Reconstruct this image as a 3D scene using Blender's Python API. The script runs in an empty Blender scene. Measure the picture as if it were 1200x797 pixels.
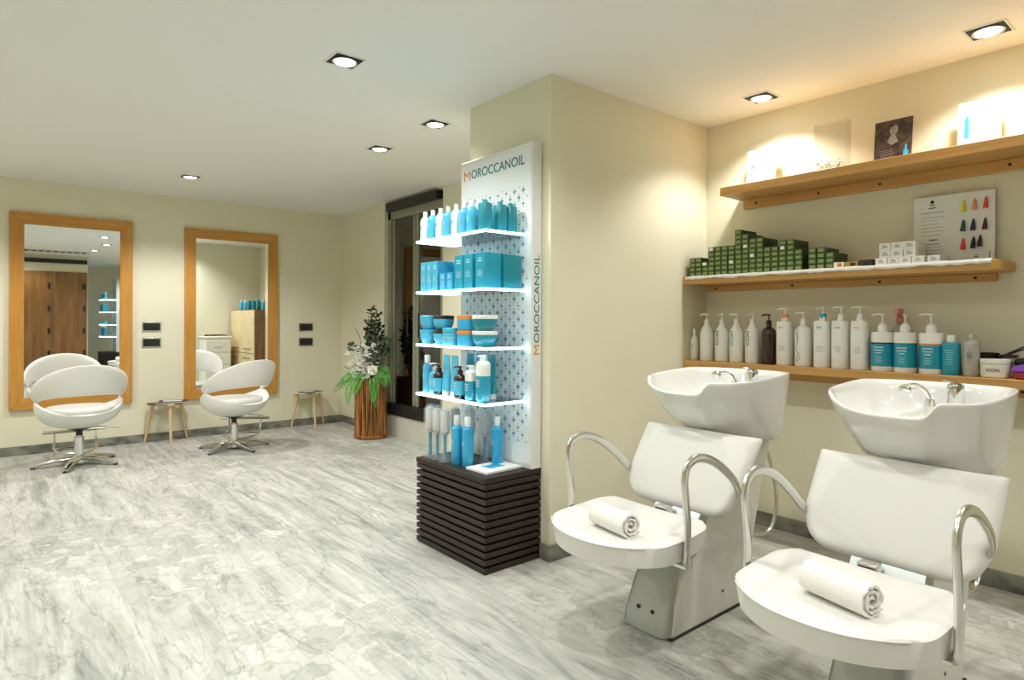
import bpy, bmesh, math, random
from mathutils import Vector, Matrix
PI = math.pi
random.seed(7)
C = bpy.context.scene.collection

# ------------------------------------------------------------------ materials
def new_mat(name):
    m = bpy.data.materials.new(name); m.use_nodes = True
    nt = m.node_tree
    return m, nt, nt.nodes['Principled BSDF']

def mat(name, col, rough=.5, metal=0, coat=0, emit=None, es=0, spec=.5, trans=0, sss=0):
    m, nt, b = new_mat(name)
    b.inputs['Base Color'].default_value = (*col, 1)
    b.inputs['Roughness'].default_value = rough
    b.inputs['Metallic'].default_value = metal
    b.inputs['Coat Weight'].default_value = coat
    b.inputs['Specular IOR Level'].default_value = spec
    b.inputs['Transmission Weight'].default_value = trans
    if emit:
        b.inputs['Emission Color'].default_value = (*emit, 1)
        b.inputs['Emission Strength'].default_value = es
    return m

def noise_mat(name, c1, c2, scale=(10, 10, 10), rough=.5, detail=4, lo=.35, hi=.65, bump=0, nscale=1.0, metal=0, coat=0, dist=0.0, coords='Object'):
    m, nt, b = new_mat(name)
    N, L = nt.nodes, nt.links
    tc = N.new('ShaderNodeTexCoord'); mp = N.new('ShaderNodeMapping'); mp.inputs['Scale'].default_value = scale
    no = N.new('ShaderNodeTexNoise'); no.inputs['Scale'].default_value = nscale; no.inputs['Detail'].default_value = detail
    no.inputs['Distortion'].default_value = dist
    cr = N.new('ShaderNodeValToRGB')
    cr.color_ramp.elements[0].position = lo; cr.color_ramp.elements[0].color = (*c1, 1)
    cr.color_ramp.elements[1].position = hi; cr.color_ramp.elements[1].color = (*c2, 1)
    L.new(tc.outputs[coords], mp.inputs['Vector']); L.new(mp.outputs[0], no.inputs['Vector'])
    L.new(no.outputs['Fac'], cr.inputs['Fac']); L.new(cr.outputs[0], b.inputs['Base Color'])
    b.inputs['Roughness'].default_value = rough; b.inputs['Metallic'].default_value = metal
    b.inputs['Coat Weight'].default_value = coat
    if bump:
        bp = N.new('ShaderNodeBump'); bp.inputs['Strength'].default_value = bump; bp.inputs['Distance'].default_value = .01
        L.new(no.outputs['Fac'], bp.inputs['Height']); L.new(bp.outputs[0], b.inputs['Normal'])
    return m

def floor_mat():
    m, nt, b = new_mat('veined_marble_floor')
    N, L = nt.nodes, nt.links
    geo = N.new('ShaderNodeNewGeometry')
    def mapping(s, r=0, l=(0, 0, 0)):
        n = N.new('ShaderNodeMapping'); n.inputs['Scale'].default_value = s; n.inputs['Rotation'].default_value = (0, 0, r)
        n.inputs['Location'].default_value = l
        L.new(geo.outputs['Position'], n.inputs['Vector']); return n
    def noise(src, sc, det=5, dist=0, ro=.55):
        n = N.new('ShaderNodeTexNoise'); n.inputs['Scale'].default_value = sc; n.inputs['Detail'].default_value = det
        n.inputs['Distortion'].default_value = dist; n.inputs['Roughness'].default_value = ro
        L.new(src, n.inputs['Vector']); return n
    def ramp(src, stops):
        r = N.new('ShaderNodeValToRGB'); e = r.color_ramp.elements
        while len(e) < len(stops): e.new(.5)
        for el, (p, c) in zip(e, stops): el.position = p; el.color = (*c, 1) if len(c) == 3 else c
        L.new(src, r.inputs['Fac']); return r
    def mix(mode, fac, a, bb):
        x = N.new('ShaderNodeMix'); x.data_type = 'RGBA'; x.blend_type = mode
        if isinstance(fac, (int, float)): x.inputs[0].default_value = fac
        else: L.new(fac, x.inputs[0])
        L.new(a, x.inputs[6]); L.new(bb, x.inputs[7]); return x.outputs[2]
    # long streaks run towards the mirror wall (Y)
    m1 = mapping((9, 1.3, 1), .10)
    streak = noise(m1.outputs[0], 1.0, 9, .9, .66)
    base = ramp(streak.outputs['Fac'], [(.27, (.20, .215, .195)), (.40, (.38, .395, .36)), (.52, (.525, .53, .485)), (.72, (.69, .69, .645))])
    m2 = mapping((26, 2.6, 1), .16)
    fine = noise(m2.outputs[0], 1.0, 7, 1.6, .7)
    fr = ramp(fine.outputs['Fac'], [(.34, (.55, .57, .56)), (.52, (1, 1, 1))])
    col = mix('MULTIPLY', .55, base.outputs[0], fr.outputs[0])
    # breccia pebbles
    wn = noise(mapping((1, 1, 1)).outputs[0], 3.0, 4)
    add = N.new('ShaderNodeVectorMath'); add.operation = 'MULTIPLY_ADD'
    add.inputs[1].default_value = (.8, .8, .8)
    L.new(wn.outputs['Color'], add.inputs[0]); L.new(mapping((1.5, .85, 1), .2).outputs[0], add.inputs[2])
    vo = N.new('ShaderNodeTexVoronoi'); vo.inputs['Scale'].default_value = 6.5; L.new(add.outputs[0], vo.inputs['Vector'])
    vd = N.new('ShaderNodeTexVoronoi'); vd.feature = 'DISTANCE_TO_EDGE'; vd.inputs['Scale'].default_value = 6.5; L.new(add.outputs[0], vd.inputs['Vector'])
    pebcol = ramp(vo.outputs['Color'], [(.15, (.40, .425, .37)), (.45, (.52, .53, .47)), (.6, (.60, .595, .54)), (.9, (.74, .73, .69))])
    edge = ramp(vd.outputs['Distance'], [(.0, (.68, .70, .68)), (.10, (1, 1, 1))])
    peb = mix('MULTIPLY', 1.0, pebcol.outputs[0], edge.outputs[0])
    pm = noise(mapping((1, .8, 1), 0, (3.1, 1.7, 0)).outputs[0], .9, 3)
    pmr = ramp(pm.outputs['Fac'], [(.45, (0, 0, 0)), (.62, (.62, .62, .62))])
    col = mix('MIX', pmr.outputs[0], col, peb)
    # thin dark veins
    mv = mapping((2.6, .55, 1), .14)
    vn = noise(mv.outputs[0], 1.6, 8, .6, .6)
    vr = ramp(vn.outputs['Fac'], [(.488, (1, 1, 1)), (.5, (.5, .53, .53)), (.512, (1, 1, 1))])
    col = mix('MULTIPLY', .65, col, vr.outputs[0])
    # tiles: 0.6 x 0.6, hair joints and a shade per tile
    br = N.new('ShaderNodeTexBrick'); br.offset = .5; br.inputs['Scale'].default_value = 1
    br.inputs['Color1'].default_value = (.9, .9, .9, 1); br.inputs['Color2'].default_value = (1, 1, 1, 1)
    br.inputs['Mortar'].default_value = (.66, .66, .62, 1); br.inputs['Mortar Size'].default_value = .0012
    br.inputs['Brick Width'].default_value = .9; br.inputs['Row Height'].default_value = .45
    L.new(mapping((1, 1, 1), PI / 2).outputs[0], br.inputs['Vector'])
    col = mix('MULTIPLY', .9, col, br.outputs['Color'])
    L.new(col, b.inputs['Base Color'])
    b.inputs['Roughness'].default_value = .42; b.inputs['Specular IOR Level'].default_value = .35
    return m

def glass_mat(name, tint=(.9, .97, 1), gloss=.12, rough=.03, ior=1.45):
    m = bpy.data.materials.new(name); m.use_nodes = True
    nt = m.node_tree; N, L = nt.nodes, nt.links
    N.remove(N['Principled BSDF'])
    out = N['Material Output']
    tr = N.new('ShaderNodeBsdfTransparent'); tr.inputs[0].default_value = (*tint, 1)
    gl = N.new('ShaderNodeBsdfGlossy'); gl.inputs['Roughness'].default_value = rough
    mx = N.new('ShaderNodeMixShader')
    fr = N.new('ShaderNodeFresnel'); fr.inputs[0].default_value = ior
    ad = N.new('ShaderNodeMath'); ad.operation = 'ADD'; ad.inputs[1].default_value = gloss; ad.use_clamp = True
    L.new(fr.outputs[0], ad.inputs[0]); L.new(ad.outputs[0], mx.inputs[0])
    L.new(tr.outputs[0], mx.inputs[1]); L.new(gl.outputs[0], mx.inputs[2]); L.new(mx.outputs[0], out.inputs[0])
    return m

def frosted_mat(name, col, alpha):
    m, nt, b = new_mat(name)
    b.inputs['Base Color'].default_value = (*col, 1); b.inputs['Roughness'].default_value = .25
    b.inputs['Alpha'].default_value = alpha
    return m

def pattern_mat():
    """White panel printed with rows of diamonds that come and go in size (print, object coordinates: x = across, z = up)."""
    m, nt, b = new_mat('panel_print')
    N, L = nt.nodes, nt.links
    tc = N.new('ShaderNodeTexCoord'); sp = N.new('ShaderNodeSeparateXYZ'); L.new(tc.outputs['Object'], sp.inputs[0])
    def math_(op, a, bb=None, c=None, clamp=False):
        n = N.new('ShaderNodeMath'); n.operation = op; n.use_clamp = clamp
        for i, v in enumerate((a, bb, c)):
            if v is None: continue
            if isinstance(v, (int, float)): n.inputs[i].default_value = v
            else: L.new(v, n.inputs[i])
        return n.outputs[0]
    y, z = sp.outputs[1], sp.outputs[2]
    def diamonds(pitch, oy, oz, size, seed):
        ys = math_('DIVIDE', math_('ADD', y, oy), pitch); zs = math_('DIVIDE', math_('ADD', z, oz), pitch)
        fy = math_('ABSOLUTE', math_('SUBTRACT', math_('FRACT', ys), .5)); fz = math_('ABSOLUTE', math_('SUBTRACT', math_('FRACT', zs), .5))
        d = math_('ADD', math_('POWER', fy, .8), math_('POWER', fz, .8))
        cell = N.new('ShaderNodeCombineXYZ'); L.new(math_('FLOOR', ys), cell.inputs[0]); L.new(math_('FLOOR', zs), cell.inputs[1]); cell.inputs[2].default_value = seed
        wn = N.new('ShaderNodeTexWhiteNoise'); L.new(cell.outputs[0], wn.inputs['Vector'])
        s = math_('MULTIPLY_ADD', wn.outputs['Value'], size * .6, size * .6)
        return math_('LESS_THAN', d, s), wn.outputs['Value']
    a, va = diamonds(.072, 0, 0, .30, 1)
    c, vc = diamonds(.072, .036, .036, .26, 5)
    e, ve = diamonds(.036, .018, 0, .20, 9)
    rows = math_('MAXIMUM', math_('MAXIMUM', a, c), e)
    inside = math_('MULTIPLY', math_('LESS_THAN', math_('ABSOLUTE', y), .285), math_('MULTIPLY', math_('LESS_THAN', z, .64), math_('GREATER_THAN', z, -.72)))
    fac = math_('MULTIPLY', rows, inside)
    cr = N.new('ShaderNodeValToRGB'); L.new(va, cr.inputs[0])
    cr.color_ramp.elements[0].color = (.03, .12, .17, 1); cr.color_ramp.elements[1].color = (.25, .42, .50, 1)
    mx = N.new('ShaderNodeMix'); mx.data_type = 'RGBA'; L.new(fac, mx.inputs[0])
    mx.inputs[6].default_value = (.80, .84, .85, 1); L.new(cr.outputs[0], mx.inputs[7])
    L.new(mx.outputs[2], b.inputs['Base Color']); b.inputs['Roughness'].default_value = .3
    return m

def bamboo_mat():
    m, nt, b = new_mat('bamboo_slats')
    N, L = nt.nodes, nt.links
    tc = N.new('ShaderNodeTexCoord'); mp = N.new('ShaderNodeMapping'); mp.inputs['Scale'].default_value = (60, 60, 3)
    no = N.new('ShaderNodeTexNoise'); no.inputs['Scale'].default_value = 1; no.inputs['Detail'].default_value = 3
    cr = N.new('ShaderNodeValToRGB'); e = cr.color_ramp.elements
    e[0].position = .38; e[0].color = (.10, .03, .006, 1); e[1].position = .64; e[1].color = (.50, .22, .05, 1)
    L.new(tc.outputs['Object'], mp.inputs[0]); L.new(mp.outputs[0], no.inputs['Vector']); L.new(no.outputs[0], cr.inputs[0]); L.new(cr.outputs[0], b.inputs['Base Color'])
    b.inputs['Roughness'].default_value = .45
    return m

M = dict(
    wall=noise_mat('wall_cream_paint', (.735, .705, .55), (.75, .72, .565), (2, 2, 2), .7, lo=.3, hi=.7, coords='Object'),
    ceiling=mat('ceiling_white_paint', (.85, .85, .82), .8),
    floor=floor_mat(),
    skirting=noise_mat('dark_stone_skirting', (.10, .10, .08), (.27, .27, .225), (9, 9, 14), .4, 6),
    oak=noise_mat('orange_oak', (.47, .205, .028), (.60, .295, .058), (30, 30, 2.2), .4, 5, .3, .7, coat=.15),
    oak_h=noise_mat('orange_oak_across', (.47, .205, .028), (.60, .295, .058), (2.2, 30, 30), .4, 5, .3, .7, coat=.15),
    shelfwood=noise_mat('honey_shelf_wood', (.50, .265, .070), (.62, .36, .12), (25, 1.8, 25), .42, 5, .3, .7, coat=.1),
    paleoak=noise_mat('pale_birch', (.60, .42, .22), (.74, .56, .33), (20, 20, 3), .5, 4),
    cabinetwood=noise_mat('light_maple_cabinet', (.62, .49, .27), (.70, .57, .35), (4, 4, 14), .45, 4),
    browndoor=noise_mat('brown_veneer', (.17, .075, .02), (.27, .13, .04), (14, 14, 1.5), .3, 5, coat=.3),
    mirror=mat('mirror_silver', (.93, .95, .93), .0, 1),
    whiteleather=mat('white_vinyl', (.70, .70, .665), .42, coat=.12),
    shellwhite=mat('white_moulded_shell', (.80, .80, .78), .35, coat=.2),
    ceramic=mat('white_glazed_ceramic', (.75, .76, .74), .12, coat=.6),
    bodywhite=mat('white_painted_panel', (.68, .68, .62), .38, coat=.1),
    steel=mat('brushed_steel', (.44, .47, .46), .42, .85),
    chrome=mat('polished_chrome', (.74, .75, .74), .09, 1),
    satin=mat('satin_chrome', (.70, .69, .64), .24, 1),
    black=mat('black_plastic', (.012, .012, .012), .35),
    darkmetal=mat('dark_anodised_metal', (.02, .022, .022), .4, .3),
    rubber=mat('black_rubber', (.02, .02, .02), .7),
    wenge=noise_mat('dark_wenge', (.009, .005, .004), (.036, .020, .014), (40, 3, 40), .55, 4, .3, .7),
    panelwhite=mat('gloss_white_panel', (.78, .79, .76), .3, coat=.2),
    print=pattern_mat(),
    shelfglass=glass_mat('clear_shelf_glass', (.90, .97, .99), .05),
    led=mat('led_lit_edge', (.9, .97, 1), .3, emit=(.62, .90, 1.0), es=5.0),
    doorglass=glass_mat('door_glass', (.80, .84, .78), .10),
    acrylic=glass_mat('clear_acrylic', (.97, .97, .96), .07, ior=1.001),
    wrap=frosted_mat('clear_plastic_wrap', (.85, .88, .90), .15),
    doorframe=mat('sage_steel_frame', (.28, .29, .21), .45, .2),
    sill=mat('painted_sill', (.56, .55, .47), .5),
    teal=mat('teal_pack', (.012, .30, .43), .3, coat=.3),
    teal2=mat('deep_teal_pack', (.008, .235, .30), .35, coat=.2),
    azure=mat('azure_pack', (.03, .38, .66), .3, coat=.3),
    aqua=mat('aqua_pack', (.07, .46, .68), .3, coat=.3),
    white=mat('white_plastic', (.82, .82, .78), .35),
    cream=mat('cream_plastic', (.78, .75, .64), .35),
    paper=mat('white_paper', (.85, .86, .84), .6),
    amber=mat('amber_brown_plastic', (.032, .012, .007), .2, coat=.3),
    orange=mat('orange_plastic', (.80, .26, .03), .4),
    orangeprint=mat('orange_print', (.75, .27, .06), .5),
    ink=mat('dark_ink', (.015, .02, .03), .5),
    greyink=mat('grey_ink', (.30, .30, .28), .6),
    tealink=mat('teal_ink', (.02, .22, .26), .5),
    goldink=mat('gold_ink', (.62, .47, .16), .4),
    paleink=mat('pale_blue_ink', (.40, .70, .85), .5),
    silverbottle=mat('silver_grey_can', (.46, .46, .42), .35, .3),
    purple=mat('purple_gloss', (.20, .05, .42), .2, coat=.5),
    red=mat('dark_red_plastic', (.30, .02, .035), .3, coat=.4),
    coral=mat('coral_plastic', (.70, .25, .19), .35),
    clearb=frosted_mat('cloudy_clear_plastic', (.62, .60, .48), .45),
    green=mat('olive_green_card', (.060, .095, .028), .5),
    greenface=mat('green_box_label', (.24, .33, .115), .55),
    yellowbox=mat('ochre_card', (.50, .31, .07), .5),
    brownbox=mat('dark_brown_card', (.06, .035, .015), .5),
    whitecard=mat('white_card_box', (.80, .80, .77), .5),
    towel=noise_mat('white_terry_towel', (.80, .79, .75), (.86, .85, .81), (300, 300, 300), .9, 2, bump=.4),
    bulb=mat('lit_lamp_glass', (1, 1, 1), .3, emit=(1.0, .97, .90), es=14),
    lampring=mat('aluminium_reflector', (.75, .75, .74), .25, .8),
    recess=mat('recess_black', (.008, .008, .008), .6),
    leafdark=noise_mat('dark_leaf', (.012, .028, .014), (.05, .085, .04), (30, 30, 30), .5),
    leafgrey=noise_mat('grey_green_leaf', (.08, .13, .07), (.20, .27, .15), (30, 30, 30), .6),
    fern=noise_mat('bright_fern', (.035, .20, .015), (.11, .42, .04), (20, 20, 20), .5),
    petal=mat('white_petal', (.90, .90, .82), .7),
    stem=mat('brown_twig', (.10, .05, .035), .7),
    bamboo=bamboo_mat(),
    soil=mat('dark_moss', (.02, .035, .015), .9),
    skin=mat('printed_portrait_grey', (.30, .27, .25), .6),
    hair=mat('printed_hair_dark', (.055, .032, .024), .6),
    posterdark=noise_mat('poster_dark_print', (.022, .014, .011), (.10, .06, .045), (14, 14, 14), .4, 5, .4, .62, dist=1.6),
    bristle=mat('grey_bristle', (.50, .50, .48), .6),
    lilacgrey=mat('pale_handset', (.60, .60, .58), .4),
)
for nm, c in dict(sw_yellow=(.75, .68, .03), sw_peach=(.80, .30, .19), sw_red=(.70, .07, .04), sw_green=(.01, .09, .06), sw_blue=(.03, .02, .10), sw_maroon=(.09, .01, .02), sw_pink=(.80, .05, .09), sw_black=(.02, .008, .012), sw_plum=(.06, .008, .02)).items():
    M[nm] = mat(nm, c, .6)

# ------------------------------------------------------------------ mesh helpers
def bm_new(): return bmesh.new()

def xf(bm, verts, mtx):
    for v in verts: v.co = mtx @ v.co

def box(bm, lo, hi, mtx=None):
    x0, y0, z0 = lo; x1, y1, z1 = hi
    vs = [bm.verts.new(p) for p in ((x0, y0, z0), (x1, y0, z0), (x1, y1, z0), (x0, y1, z0), (x0, y0, z1), (x1, y0, z1), (x1, y1, z1), (x0, y1, z1))]
    for f in ((3, 2, 1, 0), (4, 5, 6, 7), (0, 1, 5, 4), (1, 2, 6, 5), (2, 3, 7, 6), (3, 0, 4, 7)):
        bm.faces.new([vs[i] for i in f])
    if mtx: xf(bm, vs, mtx)
    return vs

def lathe(bm, prof, n=24, c=(0, 0, 0), sx=1, sy=1, p=2.0, cap=(True, True), mtx=None):
    """Profile of (radius, z); p > 2 gives a rounded-square section."""
    rings = []; allv = []
    for r, z in prof:
        ring = []
        for i in range(n):
            a = 2 * PI * i / n; ca, sa = math.cos(a), math.sin(a)
            k = (abs(ca) ** p + abs(sa) ** p) ** (-1 / p)
            ring.append(bm.verts.new((c[0] + r * k * ca * sx, c[1] + r * k * sa * sy, c[2] + z)))
        rings.append(ring); allv += ring
    for a, b in zip(rings, rings[1:]):
        for i in range(n):
            j = (i + 1) % n
            bm.faces.new((a[i], a[j], b[j], b[i]))
    if cap[0]: bm.faces.new(rings[0][::-1])
    if cap[1]: bm.faces.new(rings[-1])
    if mtx: xf(bm, allv, mtx)
    return allv

def catmull(pts, k=8):
    P = [Vector(p) for p in pts]; P = [P[0] * 2 - P[1]] + P + [P[-1] * 2 - P[-2]]
    out = []
    for i in range(1, len(P) - 2):
        for s in range(k):
            t = s / k; a, b, c, d = P[i - 1:i + 3]
            out.append(.5 * ((2 * b) + (c - a) * t + (2 * a - 5 * b + 4 * c - d) * t * t + (3 * b - a - 3 * c + d) * t ** 3))
    out.append(P[-2]); return out

def tube(bm, pts, r, n=10, smooth=0, sx=1.0, sy=1.0, up=(0, 0, 1), p=2.0):
    pts = catmull(pts, smooth) if smooth else [Vector(q) for q in pts]
    rr = r if callable(r) else (lambda t: r)
    up = Vector(up); rings = []
    for i, q in enumerate(pts):
        t = (pts[min(i + 1, len(pts) - 1)] - pts[max(i - 1, 0)]).normalized()
        s = t.cross(up)
        if s.length < 1e-3: s = t.cross(Vector((1, 0, 0)))
        s.normalize(); u = s.cross(t).normalized()
        rad = rr(i / (len(pts) - 1)); ring = []
        for k in range(n):
            a = 2 * PI * k / n; ca, sa = math.cos(a), math.sin(a)
            kk = (abs(ca) ** p + abs(sa) ** p) ** (-1 / p)
            ring.append(bm.verts.new(q + s * ca * kk * rad * sx + u * sa * kk * rad * sy))
        rings.append(ring)
    for a, b in zip(rings, rings[1:]):
        for i in range(n): bm.faces.new((a[i], a[(i + 1) % n], b[(i + 1) % n], b[i]))
    bm.faces.new(rings[0][::-1]); bm.faces.new(rings[-1])
    return rings

def prism(bm, poly, d0, d1, axis='y'):
    def P(a, b, d): return {'y': (a, d, b), 'x': (d, a, b), 'z': (a, b, d)}[axis]
    A = [bm.verts.new(P(a, b, d0)) for a, b in poly]; B = [bm.verts.new(P(a, b, d1)) for a, b in poly]
    n = len(poly); bm.faces.new(A); bm.faces.new(B[::-1])
    for i in range(n): bm.faces.new((A[i], B[i], B[(i + 1) % n], A[(i + 1) % n]))
    return A + B

def finish(bm, name, m, sharp=38):
    bmesh.ops.recalc_face_normals(bm, faces=bm.faces)
    me = bpy.data.meshes.new(name); bm.to_mesh(me); bm.free()
    if m: me.materials.append(m)
    me.polygons.foreach_set('use_smooth', [True] * len(me.polygons)); me.set_sharp_from_angle(angle=math.radians(sharp)); me.update()
    return me

def obj(name, bm, m, parent=None, bevel=0, seg=2, subsurf=0, solid=0, sharp=38, loc=None):
    o = bpy.data.objects.new(name, finish(bm, name, m, sharp)); C.objects.link(o)
    if parent: o.parent = parent
    if loc: o.location = loc
    if solid:
        s = o.modifiers.new('solid', 'SOLIDIFY'); s.thickness = solid; s.offset = 0
    if bevel:
        b = o.modifiers.new('bevel', 'BEVEL'); b.width = bevel; b.segments = seg; b.limit_method = 'ANGLE'; b.angle_limit = math.radians(35); b.harden_normals = False
    if subsurf:
        s = o.modifiers.new('sub', 'SUBSURF'); s.levels = subsurf; s.render_levels = subsurf
    return o

def thing(name, label, cat, loc=(0, 0, 0), rz=0, group=None):
    o = bpy.data.objects.new(name, None); C.objects.link(o); o.empty_display_size = .1
    o.location = loc; o.rotation_euler = (0, 0, rz); o['label'] = label; o['category'] = cat
    if group: o['group'] = group
    return o

def tag(o, label, cat, group=None):
    o['label'] = label; o['category'] = cat
    if group: o['group'] = group
    return o

def struct(name, bm, m, parent=None, **k):
    o = obj(name, bm, m, parent, **k)
    if not parent: o['kind'] = 'structure'
    return o

def dup(root, loc, rz=None, label=None, group=None):
    r = root.copy(); C.objects.link(r); r.location = loc
    if rz is not None: r.rotation_euler = (0, 0, rz)
    if label: r['label'] = label
    if group: r['group'] = group
    for ch in list(root.children):
        c = ch.copy(); C.objects.link(c); c.parent = r
        for g in list(ch.children):
            d = g.copy(); C.objects.link(d); d.parent = c
    return r

def text(name, s, m, parent, org, xd, yd, w=None, h=None, depth=.001, spacing=1.0, center=True):
    """Lettering as a thin mesh; xd is the reading direction, yd the up direction of the letters."""
    cu = bpy.data.curves.new(name, 'FONT'); cu.body = s; cu.size = 1; cu.space_character = spacing; cu.offset = .006 if len(s) > 1 else 0
    t = bpy.data.objects.new(name + '_tmp', cu); C.objects.link(t)
    bpy.context.view_layer.update()
    me = bpy.data.meshes.new_from_object(t.evaluated_get(bpy.context.evaluated_depsgraph_get()))
    C.objects.unlink(t); bpy.data.objects.remove(t)
    xs = [v.co.x for v in me.vertices]; ys = [v.co.y for v in me.vertices]
    x0, x1, y0, y1 = min(xs), max(xs), min(ys), max(ys)
    kx = w / (x1 - x0) if w else None; ky = h / (y1 - y0) if h else kx
    if kx is None: kx = ky
    xd, yd = Vector(xd), Vector(yd); nd = xd.cross(yd)
    cx_, cy_ = ((x0 + x1) / 2, (y0 + y1) / 2) if center else (x0, y0)
    bm = bmesh.new(); bm.from_mesh(me)
    for v in bm.verts: v.co = Vector(org) + xd * (v.co.x - cx_) * kx + yd * (v.co.y - cy_) * ky
    r = bmesh.ops.extrude_face_region(bm, geom=bm.faces[:])
    for e in r['geom']:
        if isinstance(e, bmesh.types.BMVert): e.co += nd * depth
    return obj(name, bm, m, parent, sharp=20)

# ------------------------------------------------------------------ room shell
H = 2.536; YB = 7.269; XC = 3.3075; XP = 2.226; XR = 3.645; YP = 2.367; YQ = 3.08
XL = -1.7; YN = -4.2
def wallbox(name, lo, hi, m='wall'):
    b = bm_new(); box(b, lo, hi); return struct(name, b, M[m])
wallbox('floor', (XL - .15, YN - .15, -.1), (3.9, YB + .15, 0), 'floor')
wallbox('ceiling', (XL - .15, YN - .15, H), (3.9, YB + .15, H + .1), 'ceiling')
wallbox('wall_mirror_side', (XL - .15, YB, 0), (3.9, YB + .15, H))
wallbox('wall_shelf_side', (XR, YN, 0), (XR + .15, 4.55, H))
wallbox('wall_window_side', (XL - .15, YN, 0), (XL, YB, H))
wallbox('wall_behind_camera', (XL, YN - .15, 0), (3.9, YN, H))
wallbox('wall_camera_side', (XL, -1.15, 0), (1.5, -1.0, H))
wallbox('wall_pillar', (XP, YP, 0), (XR, YQ, H))
# right side wall of the mirror bay with the glass doors
b = bm_new(); box(b, (XC, 6.12, 0), (XC + .15, YB, H)); box(b, (XC, 4.4, 0), (XC + .15, 5.02, H)); box(b, (XC + .15, 4.4, 0), (3.9, 4.55, H))
box(b, (XC, 5.02, H - .02), (XC + .15, 6.12, H))
struct('wall_door_side', b, M['wall'])
b = bm_new(); box(b, (XC - .035, 6.12, 0), (XC, 6.30, H)); struct('trim_1', b, M['wall'], bevel=.003)
b = bm_new(); box(b, (XC + .0, 5.02, 0), (XC + .15, 6.12, .235)); struct('trim_2', b, M['sill'], bevel=.004)
# skirting
def skirt(name, lo, hi):
    b = bm_new(); box(b, lo, hi); struct(name, b, M['skirting'], bevel=.002)
skirt('baseboard_mirror_side', (XL, YB - .015, 0), (XC, YB, .083))
skirt('baseboard_door_side', (XC - .015, 6.305, 0), (XC, YB - .015, .083))
skirt('baseboard_shelf_side', (XR - .015, YN, 0), (XR, YP - .015, .083))
skirt('baseboard_pillar_front', (XP - .015, YP - .015, 0), (XR, YP, .083))
skirt('baseboard_pillar_side', (XP - .015, YP, 0), (XP, YP + .06, .083))

# glass doors: header, frame, leaves with handles
d = bpy.data.objects.new('door_1', None); C.objects.link(d); d['kind'] = 'structure'; d.location = (XC + .03, 5.57, 0)
def dpart(name, lo, hi, m, par=d, **k):
    b = bm_new(); box(b, lo, hi); return obj(name, b, M[m], par, **k)
dpart('header', (-.075, -.50, 2.425), (.06, .50, 2.512), 'darkmetal', bevel=.003)
b = bm_new(); box(b, (-.02, -.55, .36), (.05, -.52, 2.43)); box(b, (-.02, .49, .36), (.05, .55, 2.43)); box(b, (-.02, -.55, 2.34), (.05, .55, 2.425)); obj('door_frame', b, M['doorframe'], d, bevel=.003)
dpart('threshold', (-.045, -.55, .237), (.05, .55, .36), 'darkmetal', bevel=.003)
for s, nm in ((1, 'glass_leaf'), (-1, 'glass_leaf')):
    y0, y1 = (0.005, .485) if s > 0 else (-.515, -.005)
    lf = dpart(nm, (.01, y0, .36), (.018, y1, 2.34), 'doorglass')
    b = bm_new()
    for a, c in ((y0, y0 + .05), (y1 - .05, y1)): box(b, (.0, a, .36), (.03, c, 2.34))
    obj('leaf_stile', b, M['doorframe'], lf, bevel=.003)
    b = bm_new(); tube(b, [(-.03, s * .11, 1.08), (-.03, s * .11, 1.32)], .008, 8); tube(b, [(.01, s * .11, 1.1), (-.03, s * .11, 1.1)], .006, 8); tube(b, [(.01, s * .11, 1.3), (-.03, s * .11, 1.3)], .006, 8)
    obj('door_handle', b, M['darkmetal'], lf)
# what the doors look onto: a dim corridor with a wooden door
wallbox('wall_corridor', (5.1, 3.5, -.1), (5.25, 8.4, H), 'wall')
wallbox('wall_corridor_end', (XC + .15, 8.0, -.1), (5.1, 8.1, H), 'wall')
b = bm_new(); box(b, (3.9, 4.55, -.1), (5.1, 8.0, 0)); box(b, (XC + .15, YB + .15, -.1), (3.9, 8.0, 0)); struct('floor_corridor', b, M['floor'])
b = bm_new(); box(b, (3.9, 4.55, H), (5.1, 8.0, H + .1)); box(b, (XC + .15, YB + .15, H), (3.9, 8.0, H + .1)); struct('ceiling_corridor', b, M['ceiling'])
d2 = bpy.data.objects.new('door_2', None); C.objects.link(d2); d2['kind'] = 'structure'; d2.location = (5.1, 7.2, 0)
b = bm_new(); box(b, (-.04, -.45, 0), (-.0, .45, 2.1)); obj('door_panel', b, M['browndoor'], d2, bevel=.004)
b = bm_new(); tube(b, [(-.08, -.38, 1.0), (-.08, -.26, 1.0)], .01, 8); tube(b, [(-.04, -.38, 1.0), (-.08, -.38, 1.0)], .008, 8); obj('door_handle', b, M['chrome'], d2)
# brown veneered doors on the wall behind the photographer (seen in the left mirror)
d3 = bpy.data.objects.new('door_3', None); C.objects.link(d3); d3['kind'] = 'structure'; d3.location = (.2, -1.0, 0)
for k in range(3):
    b = bm_new(); box(b, (-.45 + k * .58, .0, .02), (.12 + k * .58, .03, 2.2)); pnl = obj('door_panel', b, M['browndoor'], d3, bevel=.003)
    b = bm_new()
    for z in (.5, .95, 1.4, 1.85): box(b, (.05 + k * .58, .03, z), (.09 + k * .58, .045, z + .12))
    obj('dark_fitting', b, M['darkmetal'], pnl)
b = bm_new(); box(b, (-.5, .0, 2.37), (1.28, .06, 2.45)); obj('header', b, M['darkmetal'], d3)
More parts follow.
